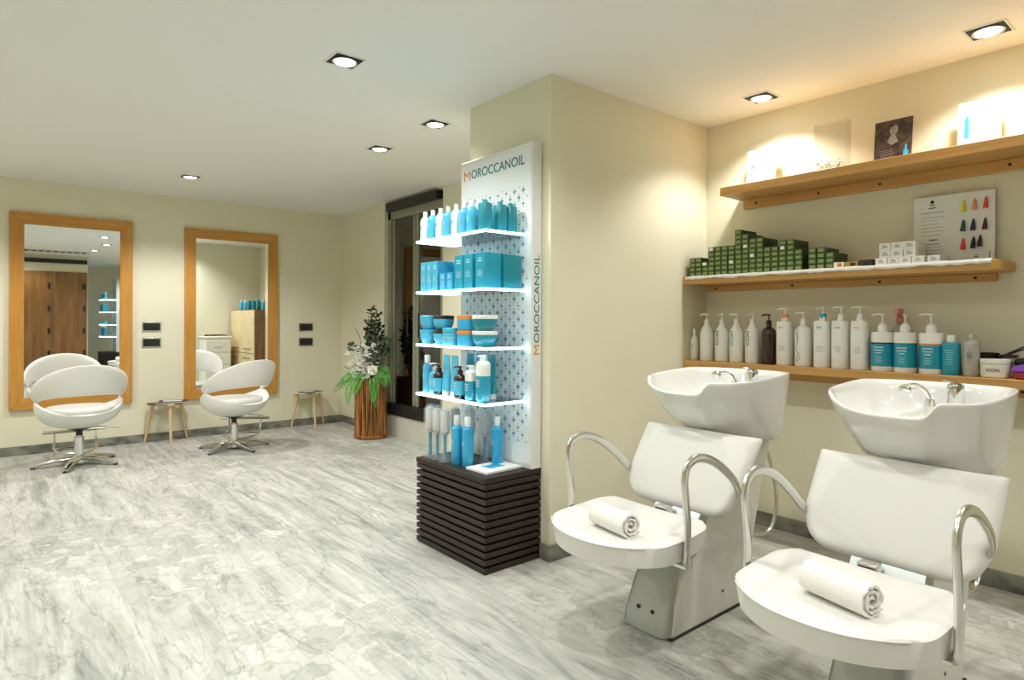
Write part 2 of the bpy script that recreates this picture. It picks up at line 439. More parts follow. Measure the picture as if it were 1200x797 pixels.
# air grille in the ceiling above it
g = thing('air_grille', 'long slotted white air grille let into the ceiling, seen only in the left mirror', 'grille', (.9, -.1, H))
b = bm_new(); box(b, (-.55, -.16, -.012), (.55, .16, 0)); obj('grille_frame', b, M['panelwhite'], g, bevel=.003)
b = bm_new()
for i in range(9):
    for j in range(2): box(b, (-.48 + i * .11, -.11 + j * .12, -.016), (-.40 + i * .11, -.01 + j * .12, -.011))
obj('grille_slots', b, M['recess'], g)

# ------------------------------------------------------------------ recessed ceiling lamps
def make_lamp():
    t = thing('recessed_downlight', 'x', 'ceiling lamp', (0, 0, H), 0, 'recessed ceiling downlights')
    b = bm_new()
    o_, i_ = .079, .070
    for lo, hi in (((-o_, -o_, -.004), (o_, -i_, 0)), ((-o_, i_, -.004), (o_, o_, 0)), ((-o_, -i_, -.004), (-i_, i_, 0)), ((i_, -i_, -.004), (o_, i_, 0))): box(b, lo, hi)
    obj('trim_ring', b, M['panelwhite'], t)
    b = bm_new(); box(b, (-i_, -i_, -.0035), (i_, i_, -.0005)); obj('gimbal_plate', b, M['recess'], t)
    b = bm_new(); lathe(b, [(.060, -.004), (.062, -.010), (.055, -.012), (.047, -.006)], 28, cap=(True, False)); obj('reflector', b, M['lampring'], t)
    b = bm_new(); lathe(b, [(.048, -.0065), (.048, -.009), (.03, -.011), (.001, -.012)], 24); obj('lamp_lens', b, M['bulb'], t)
    return t
lamp0 = None
LAMPS = [(3.378, 1.84, 'over the near end of the wall shelves, nearest the wall corner', 1.0, 'w'),
         (3.36, .775, 'over the far right end of the wall shelves, the largest in view', .9, 'w'),
         (1.335, 2.911, 'in the open ceiling left of the pillar, nearest the camera', 1.0, 'n'),
         (2.217, 3.461, 'close to the pillar, in line with its left face', 1.0, 'n'),
         (2.22, 4.229, 'further back than the one beside the pillar, above the display stand', 1.2, 'n'),
         (1.359, 6.175, 'furthest back, in front of the two mirrors', 1.75, 'n'),
         (3.36, -.29, 'beyond the right edge of the picture', .9, 'w'), (3.36, -1.6, 'beyond the right edge, further along', .7, 'w'),
         (1.5, 1.75, 'overhead between the camera and the wash units', .8, 'n'), (1.45, .55, 'overhead beside the camera', .8, 'n'),
         (.25, 1.2, 'overhead just in front of the camera', .5, 'n'), (-.1, 2.9, 'left of the picture, middle of the room', .85, 'n'),
         (-.2, 4.6, 'left part of the room, third from the mirrors', 1.3, 'n'), (-.55, 6.2, 'left of the left mirror', 1.4, 'n'),
         (-1.0, .6, 'behind and left of the camera', .8, 'n'), (2.3, -1.9, 'over the second display stand', 1.2, 'n'),
 (.4, -.45, 'before the brown doors', .6, 'n'), (4.3, 6.0, 'in the corridor', .5, 'n')]
E_SPOT = 40
for i, (x, y, lab, k, kind) in enumerate(LAMPS):
    label = 'square recessed downlight ' + lab
    if i == 0: lamp0 = make_lamp(); lamp0.location = (x, y, H); lamp0['label'] = label
    else: dup(lamp0, (x, y, H), None, label)
    L_ = bpy.data.lights.new('downlight_beam', 'SPOT'); L_.energy = E_SPOT * k * (.82 if kind == 'w' else 1)
    L_.color = (1.0, .97, .91) if kind == 'w' else (1.0, .995, .96)
    L_.spot_size = math.radians(138 if kind == 'n' else 128); L_.spot_blend = .55; L_.shadow_soft_size = .045
    lo = bpy.data.objects.new('downlight_beam', L_); C.objects.link(lo); lo.location = (x, y, H - .03)

# ------------------------------------------------------------------ wall mirrors
def make_mirror(x0, x1, z0, z1, label):
    t = thing('wall_mirror', label, 'mirror', ((x0 + x1) / 2, YB, (z0 + z1) / 2), 0, 'tall oak framed mirrors')
    w, h = (x1 - x0) / 2, (z1 - z0) / 2; f = .108
    def bar(name, poly, m):
        b = bm_new(); prism(b, poly, -.036, -.001, 'y'); return obj(name, b, M[m], t, bevel=.004)
    bar('frame_rail', [(-w, h), (w, h), (w - f, h - f), (-w + f, h - f)], 'oak_h')
    bar('frame_rail', [(-w, -h), (w, -h), (w - f, -h + f), (-w + f, -h + f)], 'oak_h')
    bar('frame_stile', [(-w, -h), (-w + f, -h + f), (-w + f, h - f), (-w, h)], 'oak')
    bar('frame_stile', [(w, -h), (w - f, -h + f), (w - f, h - f), (w, h)], 'oak')
    b = bm_new(); box(b, (-w + f * .8, -.022, -h + f * .8), (w - f * .8, -.012, h - f * .8)); obj('mirror_glass', b, M['mirror'], t)
make_mirror(.107, 1.072, .415, 2.226, 'tall oak framed mirror on the back wall, the left one, behind the left styling chair')
make_mirror(1.546, 2.515, .405, 2.22, 'tall oak framed mirror on the back wall, the right one, behind the right styling chair')

# power outlets
def make_outlet(x, z, label):
    t = thing('power_outlet', label, 'outlet', (x, YB, z), 0, 'black double outlets beside the mirrors')
    b = bm_new(); box(b, (-.088, -.008, -.05), (.088, 0, .05)); obj('cover_frame', b, M['satin'], t, bevel=.003)
    b = bm_new(); box(b, (-.076, -.012, -.039), (.076, -.007, .039)); o = obj('black_insert', b, M['black'], t, bevel=.002)
    b = bm_new()
    for s in (-.05, 0, .05): lathe(b, [(.014, 0), (.014, .001)], 14, mtx=Matrix.Translation((s, -.0125, 0)) @ Matrix.Rotation(PI / 2, 4, 'X'))
    obj('socket', b, M['darkmetal'], o)
make_outlet(1.245, 1.173, 'upper black wall outlet between the two mirrors')
make_outlet(1.245, 1.011, 'lower black wall outlet between the two mirrors')
make_outlet(2.857, 1.163, 'upper black wall outlet right of the right mirror')
make_outlet(2.857, .990, 'lower black wall outlet right of the right mirror')

# ------------------------------------------------------------------ styling chairs
def make_styling_chair(loc, rz, label, base=0):
    bz = Matrix.Rotation(base - rz, 4, 'Z')
    t = thing('styling_chair', label, 'salon chair', loc, rz, 'white styling chairs in front of the mirrors')
    # local: sitter faces +Y; back towards -Y.  Seat shell is a tub, band behind with an oval gap.
    z_seat = .47
    # back band: wraps from arm to arm
    b = bm_new(); n = 48; A0, A1 = math.radians(198 - 22), math.radians(342 + 22)
    outer, inner = [], []
    rows = 9
    def band(a, v):
        s = (a - A0) / (A1 - A0); mid = math.sin(PI * s)
        ztop = .60 + .275 * mid ** .8; zbot = .53 + .085 * mid ** .6
        z = zbot + (ztop - zbot) * v
        r = .270 + .040 * v + .03 * mid
        lean = -.05 * v * mid
        return Vector((math.cos(a) * r * 1.08, math.sin(a) * r + lean, z))
    th = .045; G = {}
    for i in range(n + 1):
        a = A0 + (A1 - A0) * i / n
        for j in range(rows):
            v = j / (rows - 1); q = band(a, v); e = math.sin(PI * min(1, max(0, v))) ** .35 if 0 < v < 1 else .25
            nrm = Vector((math.cos(a), math.sin(a), 0))
            endk = min(1, 6 * min(i, n - i) / n + .35)
            G[i, j, 0] = bm_v = b.verts.new(q + nrm * th * .5 * e * endk)
            G[i, j, 1] = b.verts.new(q - nrm * th * .5 * e * endk)
    for i in range(n):
        for j in range(rows - 1):
            b.faces.new((G[i, j, 0], G[i + 1, j, 0], G[i + 1, j + 1, 0], G[i, j + 1, 0]))
            b.faces.new((G[i, j, 1], G[i, j + 1, 1], G[i + 1, j + 1, 1], G[i + 1, j, 1]))
        for j in (0, rows - 1): b.faces.new((G[i, j, 0], G[i, j, 1], G[i + 1, j, 1], G[i + 1, j, 0]))
    for i in (0, n):
        for j in range(rows - 1): b.faces.new((G[i, j, 0], G[i, j + 1, 0], G[i, j + 1, 1], G[i, j, 1]))
    obj('backrest_band', b, M['shellwhite'], t, sharp=60, subsurf=1)
    # lower tub: bowl whose rim rises at the sides to meet the band and dips at the back
    b = bm_new(); n = 48; rings = []
    prof = [(.02, .0), (.35, .005), (.62, .03), (.84, .075), (.96, .135), (1.0, 1)]
    def rimz(a):
        back = max(0, -math.sin(a)); front = max(0, math.sin(a))
        return .570 - .125 * back ** 1.3 - .115 * front ** .8
    def rad(a): return .305 + .02 * abs(math.cos(a)) - .03 * max(0, math.sin(a))
    z0 = .315
    for f, dz in prof:
        ring = []
        for i in range(n):
            a = 2 * PI * i / n; r = rad(a) * f; z = z0 + (dz if dz < 1 else rimz(a) - z0)
            ring.append(b.verts.new((math.cos(a) * r, math.sin(a) * r, z)))
        rings.append(ring)
    for f, dz in ((.93, 0), (.86, -.035), (.70, -.07), (.4, -.085), (.02, -.09)):
        ring = []
        for i in range(n):
            a = 2 * PI * i / n; r = rad(a) * f; z = max(z_seat - .005 + dz * .25, 0) if f < .8 else rimz(a) + dz
            if f < .9: z = max(min(rimz(a) + dz, 9), z_seat - .02) if f > .8 else z_seat - .012
            ring.append(b.verts.new((math.cos(a) * r, math.sin(a) * r, z)))
        rings.append(ring)
    for p_, q_ in zip(rings, rings[1:]):
        for i in range(n): b.faces.new((p_[i], p_[(i + 1) % n], q_[(i + 1) % n], q_[i]))
    b.faces.new(rings[0][::-1]); b.faces.new(rings[-1])
    obj('seat_shell', b, M['shellwhite'], t, sharp=70, subsurf=1)
    # cushion
    b = bm_new(); lathe(b, [(.19, .445), (.235, .452), (.252, .470), (.248, .488), (.22, .500), (.10, .505), (.01, .505)], 40, p=2.3, c=(0, .01, 0))
    obj('seat_cushion', b, M['whiteleather'], t, sharp=70)
    # hydraulic column
    b = bm_new(); lathe(b, [(.036, .05), (.036, .24), (.030, .245), (.030, .252)], 24); obj('column', b, M['chrome'], t)
    b = bm_new(); lathe(b, [(.024, .25), (.024, .29), (.065, .305), (.09, .318)], 24); obj('swivel_plate', b, M['darkmetal'], t)
    b = bm_new(); tube(b, [(.02, 0, .285), (.07, -.01, .305), (.13, -.02, .315), (.30, -.04, .285)], .006, 8, 6); obj('pump_lever', b, M['chrome'], t)
    # five-arm base
    b = bm_new(); lathe(b, [(.07, .02), (.07, .05), (.045, .075), (.036, .085)], 24)
    hub = obj('base_hub', b, M['chrome'], t)
    for k in range(5):
        a = math.radians(90 + 72 * k + 14); ca, sa = math.cos(a), math.sin(a)
        b = bm_new(); tube(b, [(ca * .04, sa * .04, .062), (ca * .14, sa * .14, .058), (ca * .24, sa * .24, .038), (ca * .325, sa * .325, .016)], lambda s: .046 * (1 - .5 * s), 12, 5, 1.0, .5)
        lg = (xf(b, b.verts, bz), obj('base_leg', b, M['chrome'], t))[1]
        b = bm_new(); lathe(b, [(.016, .0), (.018, .008), (.012, .014)], 12, c=(ca * .318, sa * .318, 0)); xf(b, b.verts, bz); obj('glide', b, M['rubber'], lg)
    # footrest: U frame with bar
    b = bm_new()
    for s in (-1, 1): tube(b, [(s * .02, .03, .09), (s * .10, .12, .085), (s * .155, .25, .10), (s * .155, .31, .16), (s * .155, .33, .24)], .009, 8, 6)
    tube(b, [(-.155, .31, .10), (.155, .31, .10)], .008, 8)
    xf(b, b.verts, bz); fr = obj('footrest_frame', b, M['chrome'], t)
    b = bm_new(); tube(b, [(-.235, .335, .245), (.235, .335, .245)], .021, 12, sx=1, sy=.7); xf(b, b.verts, bz); obj('footrest_bar', b, M['satin'], fr)
    return t
make_styling_chair((.570, 6.50, 0), math.radians(6), 'white tub styling chair on a star base before the left mirror', math.radians(0))
make_styling_chair((1.80, 6.38, 0), math.radians(20), 'white tub styling chair turned aside before the right mirror', math.radians(-34))

# ------------------------------------------------------------------ three-legged stools with magazines
def make_stool(cx_, cy_, label, k):
    t = thing('low_stool', label, 'stool', (cx_, cy_, 0), 0, 'three-legged wooden stools against the back wall')
    tri = [(-.205, .075), (.205, .075), (.0, -.165)]
    b = bm_new(); pts = []
    cen = Vector((0, -.01))
    for i in range(3):
        p = Vector(tri[i]); pv = Vector(tri[i - 1]); nx = Vector(tri[(i + 1) % 3])
        d1 = (pv - p).normalized(); d2_ = (nx - p).normalized(); r = .07
        for s in range(7):
            u = s / 6; q = (p + d1 * r) * (1 - u) ** 2 + p * 2 * u * (1 - u) + (p + d2_ * r) * u ** 2; pts.append((q.x, q.y))
    prism(b, pts, .375, .397, 'z'); obj('stool_top', b, M['paleoak'], t, bevel=.004)
    for (tx, ty), (fx, fy) in (((-.13, .045), (-.195, .075)), ((.13, .045), (.195, .075)), ((0, -.10), (0, -.155))):
        b = bm_new(); tube(b, [(fx, fy, 0), (tx, ty, .376)], lambda s: .011 + .006 * s, 12); obj('leg', b, M['paleoak'], t)
    return t
s1 = make_stool(1.376, 7.16, 'pale three-legged wooden stool with magazines between the two mirrors', 0)
s2 = make_stool(2.87, 7.16, 'pale three-legged wooden stool with magazines near the plant, right of the right mirror', 1)
def magazine(x, y, z, rz, w, h, m, label, k):
    t = thing('magazine', label, 'magazine', (x, y, z), rz, 'magazines on the low stools')
    b = bm_new(); box(b, (-w / 2, -h / 2, .001), (w / 2, h / 2, .006)); obj('pages', b, M['paper'], t)
    b = bm_new(); box(b, (-w / 2 - .001, -h / 2 - .001, .006), (w / 2 + .001, h / 2 + .001, .0072)); box(b, (-w / 2 - .001, -h / 2 - .001, 0), (w / 2 + .001, h / 2 + .001, .001)); box(b, (-w / 2 - .002, -h / 2 - .001, 0), (-w / 2 - .001, h / 2 + .001, .0072))
    c = obj('cover', b, M[m], t)
    b = bm_new(); box(b, (-w * .35, -h * .1, .0072), (w * .3, h * .3, .0077)); obj('cover_picture', b, M[k], c)
magazine(1.345, 7.13, .397, .25, .27, .20, 'brownbox', 'dark covered magazine lying flat at the bottom on the stool between the mirrors', 'skin')
magazine(1.42, 7.14, .405, -.3, .26, .19, 'sw_plum', 'plum covered magazine lying on top on the stool between the mirrors', 'paper')
magazine(2.84, 7.13, .397, .1, .27, .20, 'paper', 'white covered magazine lying at the bottom on the stool near the plant', 'ink')
magazine(2.86, 7.12, .405, .5, .24, .18, 'ink', 'black covered magazine lying on top on the stool near the plant', 'paper')

# ------------------------------------------------------------------ potted arrangement
PX, PY = 3.105, 6.09
pot = thing('bamboo_planter', 'tall round bamboo slat planter standing in the corner by the glass doors', 'planter', (PX, PY, 0))
b = bm_new(); lathe(b, [(.153, .03), (.153, .60), (.138, .60), (.135, .56), (.01, .56)], 32, cap=(True, True)); obj('inner_pot', b, M['soil'], pot)
b = bm_new(); nst = 44
for k in range(nst):
    a = 2 * PI * k / nst; r = .160 + random.uniform(-.002, .003)
    tube(b, [(math.cos(a) * r, math.sin(a) * r, .035), (math.cos(a) * r * 1.005, math.sin(a) * r * 1.005, .62 + random.uniform(-.008, .006))], .0100, 7)
obj('bamboo_canes', b, M['bamboo'], pot)
b = bm_new()
for z in (.03, .018): lathe(b, [(.168, z - .012), (.176, z - .006), (.176, z + .004), (.168, z + .01)], 36)
obj('base_ring', b, M['bamboo'], pot)
plant = thing('flower_arrangement', 'tall arrangement of dark foliage, white flowers and trailing ferns in the bamboo planter', 'plant', (PX, PY, .56))
def leaf(b, base, direction, length, width, nrm=None, fold=.2):
    d_ = Vector(direction).normalized(); base = Vector(base)
    s = d_.cross(Vector(nrm) if nrm else Vector((random.uniform(-1, 1), random.uniform(-1, 1), random.uniform(-1, 1))))
    if s.length < .01: s = d_.cross(Vector((0, 0, 1)))
    s.normalize(); u = s.cross(d_)
    P = [base, base + d_ * length * .35 + s * width * .5 + u * fold * width, base + d_ * length * .75 + s * width * .36 + u * fold * width, base + d_ * length - u * width * .1,
         base + d_ * length * .75 - s * width * .36 + u * fold * width, base + d_ * length * .35 - s * width * .5 + u * fold * width, base + d_ * length * .5]
    V = [b.verts.new(p) for p in P]
    b.faces.new((V[0], V[1], V[6])); b.faces.new((V[1], V[2], V[6])); b.faces.new((V[2], V[3], V[6])); b.faces.new((V[3], V[4], V[6])); b.faces.new((V[4], V[5], V[6])); b.faces.new((V[5], V[0], V[6]))
# dark foliage stems
RV = (math.sin(.8774), -math.cos(.8774))   # screen-right direction on the floor plane, used only to lay out left / right of the bouquet
def P3(r, z, d=0):
    return Vector((RV[0] * r - RV[1] * d, RV[1] * r + RV[0] * d, z))
stems = [(.0, .83, 0), (.08, .76, .02), (-.02, .70, -.05), (.10, .60, .05), (.04, .66, -.06), (.13, .52, 0), (-.05, .60, .05), (.06, .80, .0), (.02, .55, .08), (.15, .42, -.03)]
b = bm_new(); bl = bm_new()
for r, z, dd in stems:
    tip = P3(r, z, dd); tube(b, [(0, 0, .0), tuple(P3(r * .6, z * .5, dd * .7)), tuple(tip)], .004, 6, 4)
    for k in range(46):
        u = .38 + .62 * k / 45; q = P3(r * u, z * u, dd * u) + Vector((random.uniform(-.012, .012),) * 3)
        an = random.uniform(0, 2 * PI)
        leaf(bl, q, (math.cos(an), math.sin(an), random.uniform(-.1, .9)), random.uniform(.04, .075), random.uniform(.022, .038))
obj('stems', b, M['stem'], plant); obj('dark_foliage', bl, M['leafdark'], plant, sharp=180)
# grey-green round clusters
for r, z, dd, rad_ in ((-.20, .40, 0, .055), (.17, .46, -.05, .06), (.16, .36, .0, .05), (.02, .30, -.10, .06), (-.08, .36, -.06, .05), (.10, .26, -.10, .06), (.0, .50, -.05, .05), (.09, .38, -.08, .05)):
    bl = bm_new(); c0 = P3(r, z, dd)
    for k in range(70):
        v = Vector((random.gauss(0, 1), random.gauss(0, 1), random.gauss(0, 1))).normalized()
        leaf(bl, c0 + v * rad_ * .4, v, rad_ * .8, .022)
    obj('leaf_cluster', bl, M['leafgrey'], plant, sharp=180)
# tiny white blossom mass
bl = bm_new()
for k in range(520):
    a = random.uniform(0, 2 * PI); rr = abs(random.gauss(0, .085)); z = .22 + random.uniform(-.12, .22) * (1 - rr * 2)
    r = -.065 + math.cos(a) * rr; dd = -.07 + math.sin(a) * rr * .8
    c0 = P3(r, z, dd)
    for q in range(5):
        an = 2 * PI * q / 5; leaf(bl, c0, (math.cos(an), math.sin(an) - .3, .3 * math.sin(an * 3)), .017, .016, fold=.1)
obj('small_white_blossoms', bl, M['petal'], plant, sharp=180)
# large white rose and another bloom
for (r, z, dd, R_) in ((.055, .165, -.165, .062), (.04, .42, -.06, .034), (-.14, .11, -.12, .035)):
    b = bm_new(); c0 = P3(r, z, dd)
    for ring, (cnt, op, rs) in enumerate(((6, .95, 1.0), (6, .7, .85), (5, .45, .65), (4, .2, .45))):
        for k in range(cnt):
            an = 2 * PI * k / cnt + ring * .5
            dr = Vector((math.cos(an) * op, math.sin(an) * op, 1 - op * .6)).normalized()
            axis = Vector((-.55, -.7, .35)).normalized(); rot = Vector((0, 0, 1)).rotation_difference(axis).to_matrix()
            leaf(b, c0, rot @ dr, R_ * rs, R_ * 1.05 * rs, rot @ Vector((math.cos(an + PI / 2), math.sin(an + PI / 2), 0)).cross(rot @ dr), .25)
    obj('rose', b, M['petal'], plant, sharp=180)
# ferns drooping over the rim
def fern(b, pts, wid=.04):
    P = catmull(pts, 6)
    for i in range(2, len(P)):
        u = i / len(P); t_ = (P[i] - P[i - 1]).normalized(); s = t_.cross(Vector((-.64, -.77, 0))).normalized()
        w = wid * (math.sin(PI * min(1, .15 + .85 * u)) + .25)
        for sg in (-1, 1):
            leaf(b, P[i], s * sg + t_ * .5 + Vector((0, 0, .1)), w, .013, Vector((-.64, -.77, .2)), .12)
b = bm_new()
ferns = [[(-.05, .10, -.1), (-.17, .10, -.18), (-.27, .02, -.15), (-.36, -.06, -.12)], [(-.05, .12, -.08), (-.15, .13, -.12), (-.25, .07, -.1), (-.33, -.0, -.06)],
         [(-.08, .08, -.13), (-.16, .03, -.20), (-.19, -.07, -.2), (-.20, -.17, -.18)], [(.04, .10, -.16), (.06, .04, -.21), (.07, -.08, -.20), (.09, -.20, -.19)],
         [(.07, .10, -.15), (.10, .03, -.21), (.08, -.06, -.2), (.06, -.15, -.2)], [(.08, .12, -.05), (.14, .14, -.10), (.19, .10, -.12), (.22, .04, -.12)],
         [(.05, .14, -.05), (.12, .19, -.08), (.17, .16, -.10), (.21, .12, -.12)], [(.02, .1, -.15), (.11, .13, -.19), (.17, .06, -.18), (.18, .0, -.16)], [(.0, .1, -.13), (-.06, .08, -.2), (-.10, .0, -.21), (-.13, -.08, -.2)],
         [(.0, .1, .05), (-.12, .15, .12), (-.2, .07, .16), (-.26, -.03, .16)]]
for f_ in ferns: fern(b, [tuple(P3(r, z, dd)) for r, z, dd in f_])
obj('fern_fronds', b, M['fern'], plant, sharp=180)
b = bm_new()
for pts in ([(-.05, .15, -.08), (-.14, .22, -.1), (-.20, .18, -.1), (-.27, .20, -.08)], [(0, .2, 0), (-.10, .35, -.02), (-.12, .50, 0), (-.17, .60, 0)], [(.1, .15, -.05), (.17, .22, -.07), (.22, .2, -.08), (.19, .30, -.08)]):
    tube(b, [tuple(P3(r, z, dd)) for r, z, dd in pts], .003, 6, 6)
obj('curly_twigs', b, M['stem'], plant)

# ------------------------------------------------------------------ display stand
def make_display(loc, label, group=None):
    t = thing('display_stand', label, 'display stand', loc, 0, group)
    # local origin: centre of the back edge on the floor. front faces -X, long side along Y, width .64
    hw = .32
    b = bm_new(); box(b, (-.345, -hw + .022, 0), (-.0, hw - .02, .445)); obj('plinth_core', b, M['wenge'], t)
    n = 12; pitch = .449 / n
    for k in range(n):
        z = .006 + k * pitch
        b = bm_new(); x0, x1, y0, y1, h_ = -.372, -.002, -hw, hw, .024
        box(b, (x0, y0, z), (x0 + .026, y1, z + h_)); box(b, (x0 + .026, y0, z), (x1, y0 + .021, z + h_)); box(b, (x0 + .026, y1 - .019, z), (x1, y1, z + h_))
        obj('plinth_slat', b, M['wenge'], t, bevel=.0015)
    b = bm_new(); box(b, (-.376, -hw, .447), (0, hw, .475)); obj('plinth_top', b, M['wenge'], t, bevel=.002)
    b = bm_new(); box(b, (-.072, -hw, .476), (-.004, hw, 2.186)); obj('back_panel', b, M['panelwhite'], t, bevel=.002)
    b = bm_new(); box(b, (-.001, -hw + .008, -.83), (.0, hw - .008, .83)); pp = obj('printed_front', b, M['print'], t, loc=(-.073, 0, 1.33))
    for k, z in enumerate((1.70, 1.408, 1.109, .828)):
        b = bm_new(); box(b, (-.340, -hw + .045, z - .006), (-.074, hw + .048, z + .006)); sh = obj('glass_shelf', b, M['shelfglass'], t)
        b = bm_new(); e = .007
        box(b, (-.340 - e, -hw + .045 - e, z - .0065), (-.340, hw + .048 + e, z + .0065)); box(b, (-.340, -hw + .045 - e, z - .0065), (-.074, -hw + .045, z + .0065)); box(b, (-.340, hw + .048, z - .0065), (-.074, hw + .048 + e, z + .0065))
        obj('lit_edge', b, M['led'], sh, sharp=20)
    return t
DX, DY = 2.224, 2.75
disp = make_display((DX, DY, 0), 'tall white illuminated display stand on a dark slatted plinth, against the pillar')
text('lettering', 'OROCCANOIL', M['tealink'], disp, (-.0745, -.025, 2.102), (0, -1, 0), (0, 0, 1), .475, .052, .001)
text('initial', 'M', M['orangeprint'], disp, (-.0745, .255, 2.100), (0, -1, 0), (0, 0, 1), .062, .052, .001)
text('side_lettering', 'OROCCANOIL', M['tealink'], disp, (-.037, -.3205, 1.365), (0, 0, 1), (-1, 0, 0), .46, .036, .001)
text('side_initial', 'M', M['orangeprint'], disp, (-.037, -.3205, 1.098), (0, 0, 1), (-1, 0, 0), .050, .036, .001)

# product makers ------------------------------------------------------------
def small_text(parent, x, y, z, w, n, m, h=.0022, step=.006, seed=0):
    """Lines of unreadable small print: thin raised strips on a face looking to -X."""
    rnd = random.Random(seed); b = bm_new()
    for k in range(n):
        ww = w * rnd.uniform(.55, 1); box(b, (x - .0006, y - ww / 2, z - k * step), (x, y + ww / 2, z - k * step + h))
    return obj('small_print', b, m, parent)

def bottle_round(name, h, r, body, cap, cap_h=.035, cap_r=.014, label='', cat='bottle', group=None, p=2.0, shoulder=.03, tpr=1.0, ink=None):
    t = thing(name, label, cat, (0, 0, 0), 0, group); hb = h - cap_h
    b = bm_new(); lathe(b, [(r * .92, 0), (r, .006), (r, hb - shoulder), (r * .93, hb - shoulder * .55), (r * .62, hb - shoulder * .15), (cap_r * 1.05, hb)], 24, p=p)
    bd = obj('bottle_body', b, M[body], t)
    b = bm_new(); lathe(b, [(cap_r, hb), (cap_r, h - .004), (cap_r * tpr * .85, h)], 18); obj('cap', b, M[cap], t)
    if ink: small_text(bd, -r * .99, 0, hb * .62, r * .9, 5, M[ink], seed=hash(name) % 99)
    return t

def carton(name, w, d_, h, m, label, group, ink='paleink', cat='box'):
    """Carton with its printed front to -X: w along Y, d_ along X."""
    t = thing(name, label, cat, (0, 0, 0), 0, group)
    b = bm_new(); box(b, (-d_ / 2, -w / 2, 0), (d_ / 2, w / 2, h)); bd = obj('carton_body', b, M[m], t, bevel=.0012)
    small_text(bd, -d_ / 2, 0, h * .82, w * .62, 2, M[ink], .006, .012, 3)
    small_text(bd, -d_ / 2, 0, h * .5, w * .6, 5, M[ink], .0022, .007, 5)
    return t

Z1, Z2, Z3, Z4 = 1.7066, 1.4146, 1.1156, .8346
GR1 = 'bottles on the top shelf of the display stand'
wb = bottle_round('shampoo_bottle', .172, .029, 'white', 'white', .03, .013, 'white shampoo bottle at the far end of the top glass shelf', group=GR1, ink='tealink')
bb = bottle_round('shampoo_bottle', .172, .031, 'aqua', 'white', .03, .013, 'x', group=GR1, ink='paleink')
db = bottle_round('shampoo_bottle', .160, .032, 'teal2', 'teal2', .012, .014, 'x', group=GR1, p=3.2, shoulder=.012)
wb.location = (1.93, 3.115, Z1); bb.location = (1.93, 3.032, Z1); bb['label'] = 'light blue bottle with white cap, second from the far end of the top glass shelf'
dup(wb, (1.93, 2.952, Z1), None, 'white bottle third from the far end of the top glass shelf')
dup(bb, (1.93, 2.876, Z1), None, 'light blue bottle fourth from the far end of the top glass shelf')
dup(wb, (1.93, 2.797, Z1), None, 'white bottle fifth from the far end of the top glass shelf')
dup(bb, (1.93, 2.722, Z1), None, 'light blue bottle sixth from the far end of the top glass shelf')
dup(bb, (1.93, 2.652, Z1), None, 'light blue bottle seventh from the far end of the top glass shelf')
db.location = (1.925, 2.535, Z1); db['label'] = 'deep teal bottle on the near front corner of the top glass shelf'
dup(db, (2.022, 2.535, Z1), None, 'deep teal bottle in the middle of the near side of the top glass shelf')
dup(db, (2.092, 2.535, Z1), None, 'deep teal bottle nearest the panel on the top glass shelf')
dup(bb, (2.06, 2.66, Z1), None, 'light blue bottle standing behind the deep teal ones on the top glass shelf')
dup(wb, (2.05, 2.87, Z1), None, 'white bottle in the rear row of the top glass shelf')

GR2 = 'cartons on the second shelf of the display stand'
thin = carton('treatment_carton', .054, .12, .165, 'aqua', 'slim blue carton at the far end of the second glass shelf', GR2)
thin.location = (1.95, 3.072, Z2)
dup(thin, (1.95, 3.011, Z2), None, 'slim blue carton second from the far end of the second glass shelf')
dup(thin, (1.95, 2.951, Z2), None, 'slim blue carton third from the far end of the second glass shelf')
sm = carton('sample_carton', .056, .045, .095, 'azure', 'small white-edged blue carton in front, left of its twin, second glass shelf', GR2)
sm.location = (1.915, 2.877, Z2); dup(sm, (1.915, 2.811, Z2), None, 'small blue carton in front, right of its twin, second glass shelf')
mid_ = carton('treatment_carton', .15, .06, .16, 'azure', 'wide blue carton behind the two small cartons on the second glass shelf', GR2); mid_.location = (2.02, 2.855, Z2)
big = carton('gift_carton', .076, .11, .182, 'teal', 'tall teal carton left of the three tall ones on the second glass shelf', GR2)
big.location = (1.955, 2.733, Z2); dup(big, (1.955, 2.648, Z2), None, 'tall teal carton in the middle of the three tall ones on the second glass shelf')
dup(big, (1.955, 2.545, Z2), None, 'tall teal carton on the near front corner of the second glass shelf')
wide = carton('gift_carton', .14, .115, .178, 'teal2', 'broad deep teal carton nearest the panel on the second glass shelf', GR2); wide.location = (2.075, 2.56, Z2)

def jar(name, r, h, body, lid, label, loc, bowl=False, group='jars on the third shelf of the display stand', band=None):
    t = thing(name, label, 'jar', loc, 0, group)
    b = bm_new()
    if bowl: lathe(b, [(r * .62, 0), (r * .72, .004), (r * .93, h * .35), (r, h * .62), (r, h * .78)], 30)
    else: lathe(b, [(r * .9, 0), (r * .97, .004), (r, h * .3), (r, h * .74)], 30)
    bd = obj('jar_body', b, M[body], t)
    b = bm_new(); lathe(b, [(r * 1.02, h * .76), (r * 1.03, h * .8), (r * 1.03, h * .97), (r * .97, h)], 30); obj('lid', b, M[lid], t)
    if band:
        b = bm_new(); lathe(b, [(r * 1.006, h * .40), (r * 1.008, h * .41), (r * 1.008, h * .45), (r * 1.006, h * .46)], 30, cap=(False, False)); obj('label_band', b, M[band], bd)
    return t
Js = [(3.10, 'aqua', 'aqua', 'light blue jar', .057, True, None), (2.955, 'aqua', 'amber', 'blue jar with dark brown lid', .058, True, None), (2.72, 'azure', 'orange', 'blue jar with orange lid', .058, False, None), (2.577, 'teal2', 'white', 'deep teal jar with white lid', .066, True, None)]
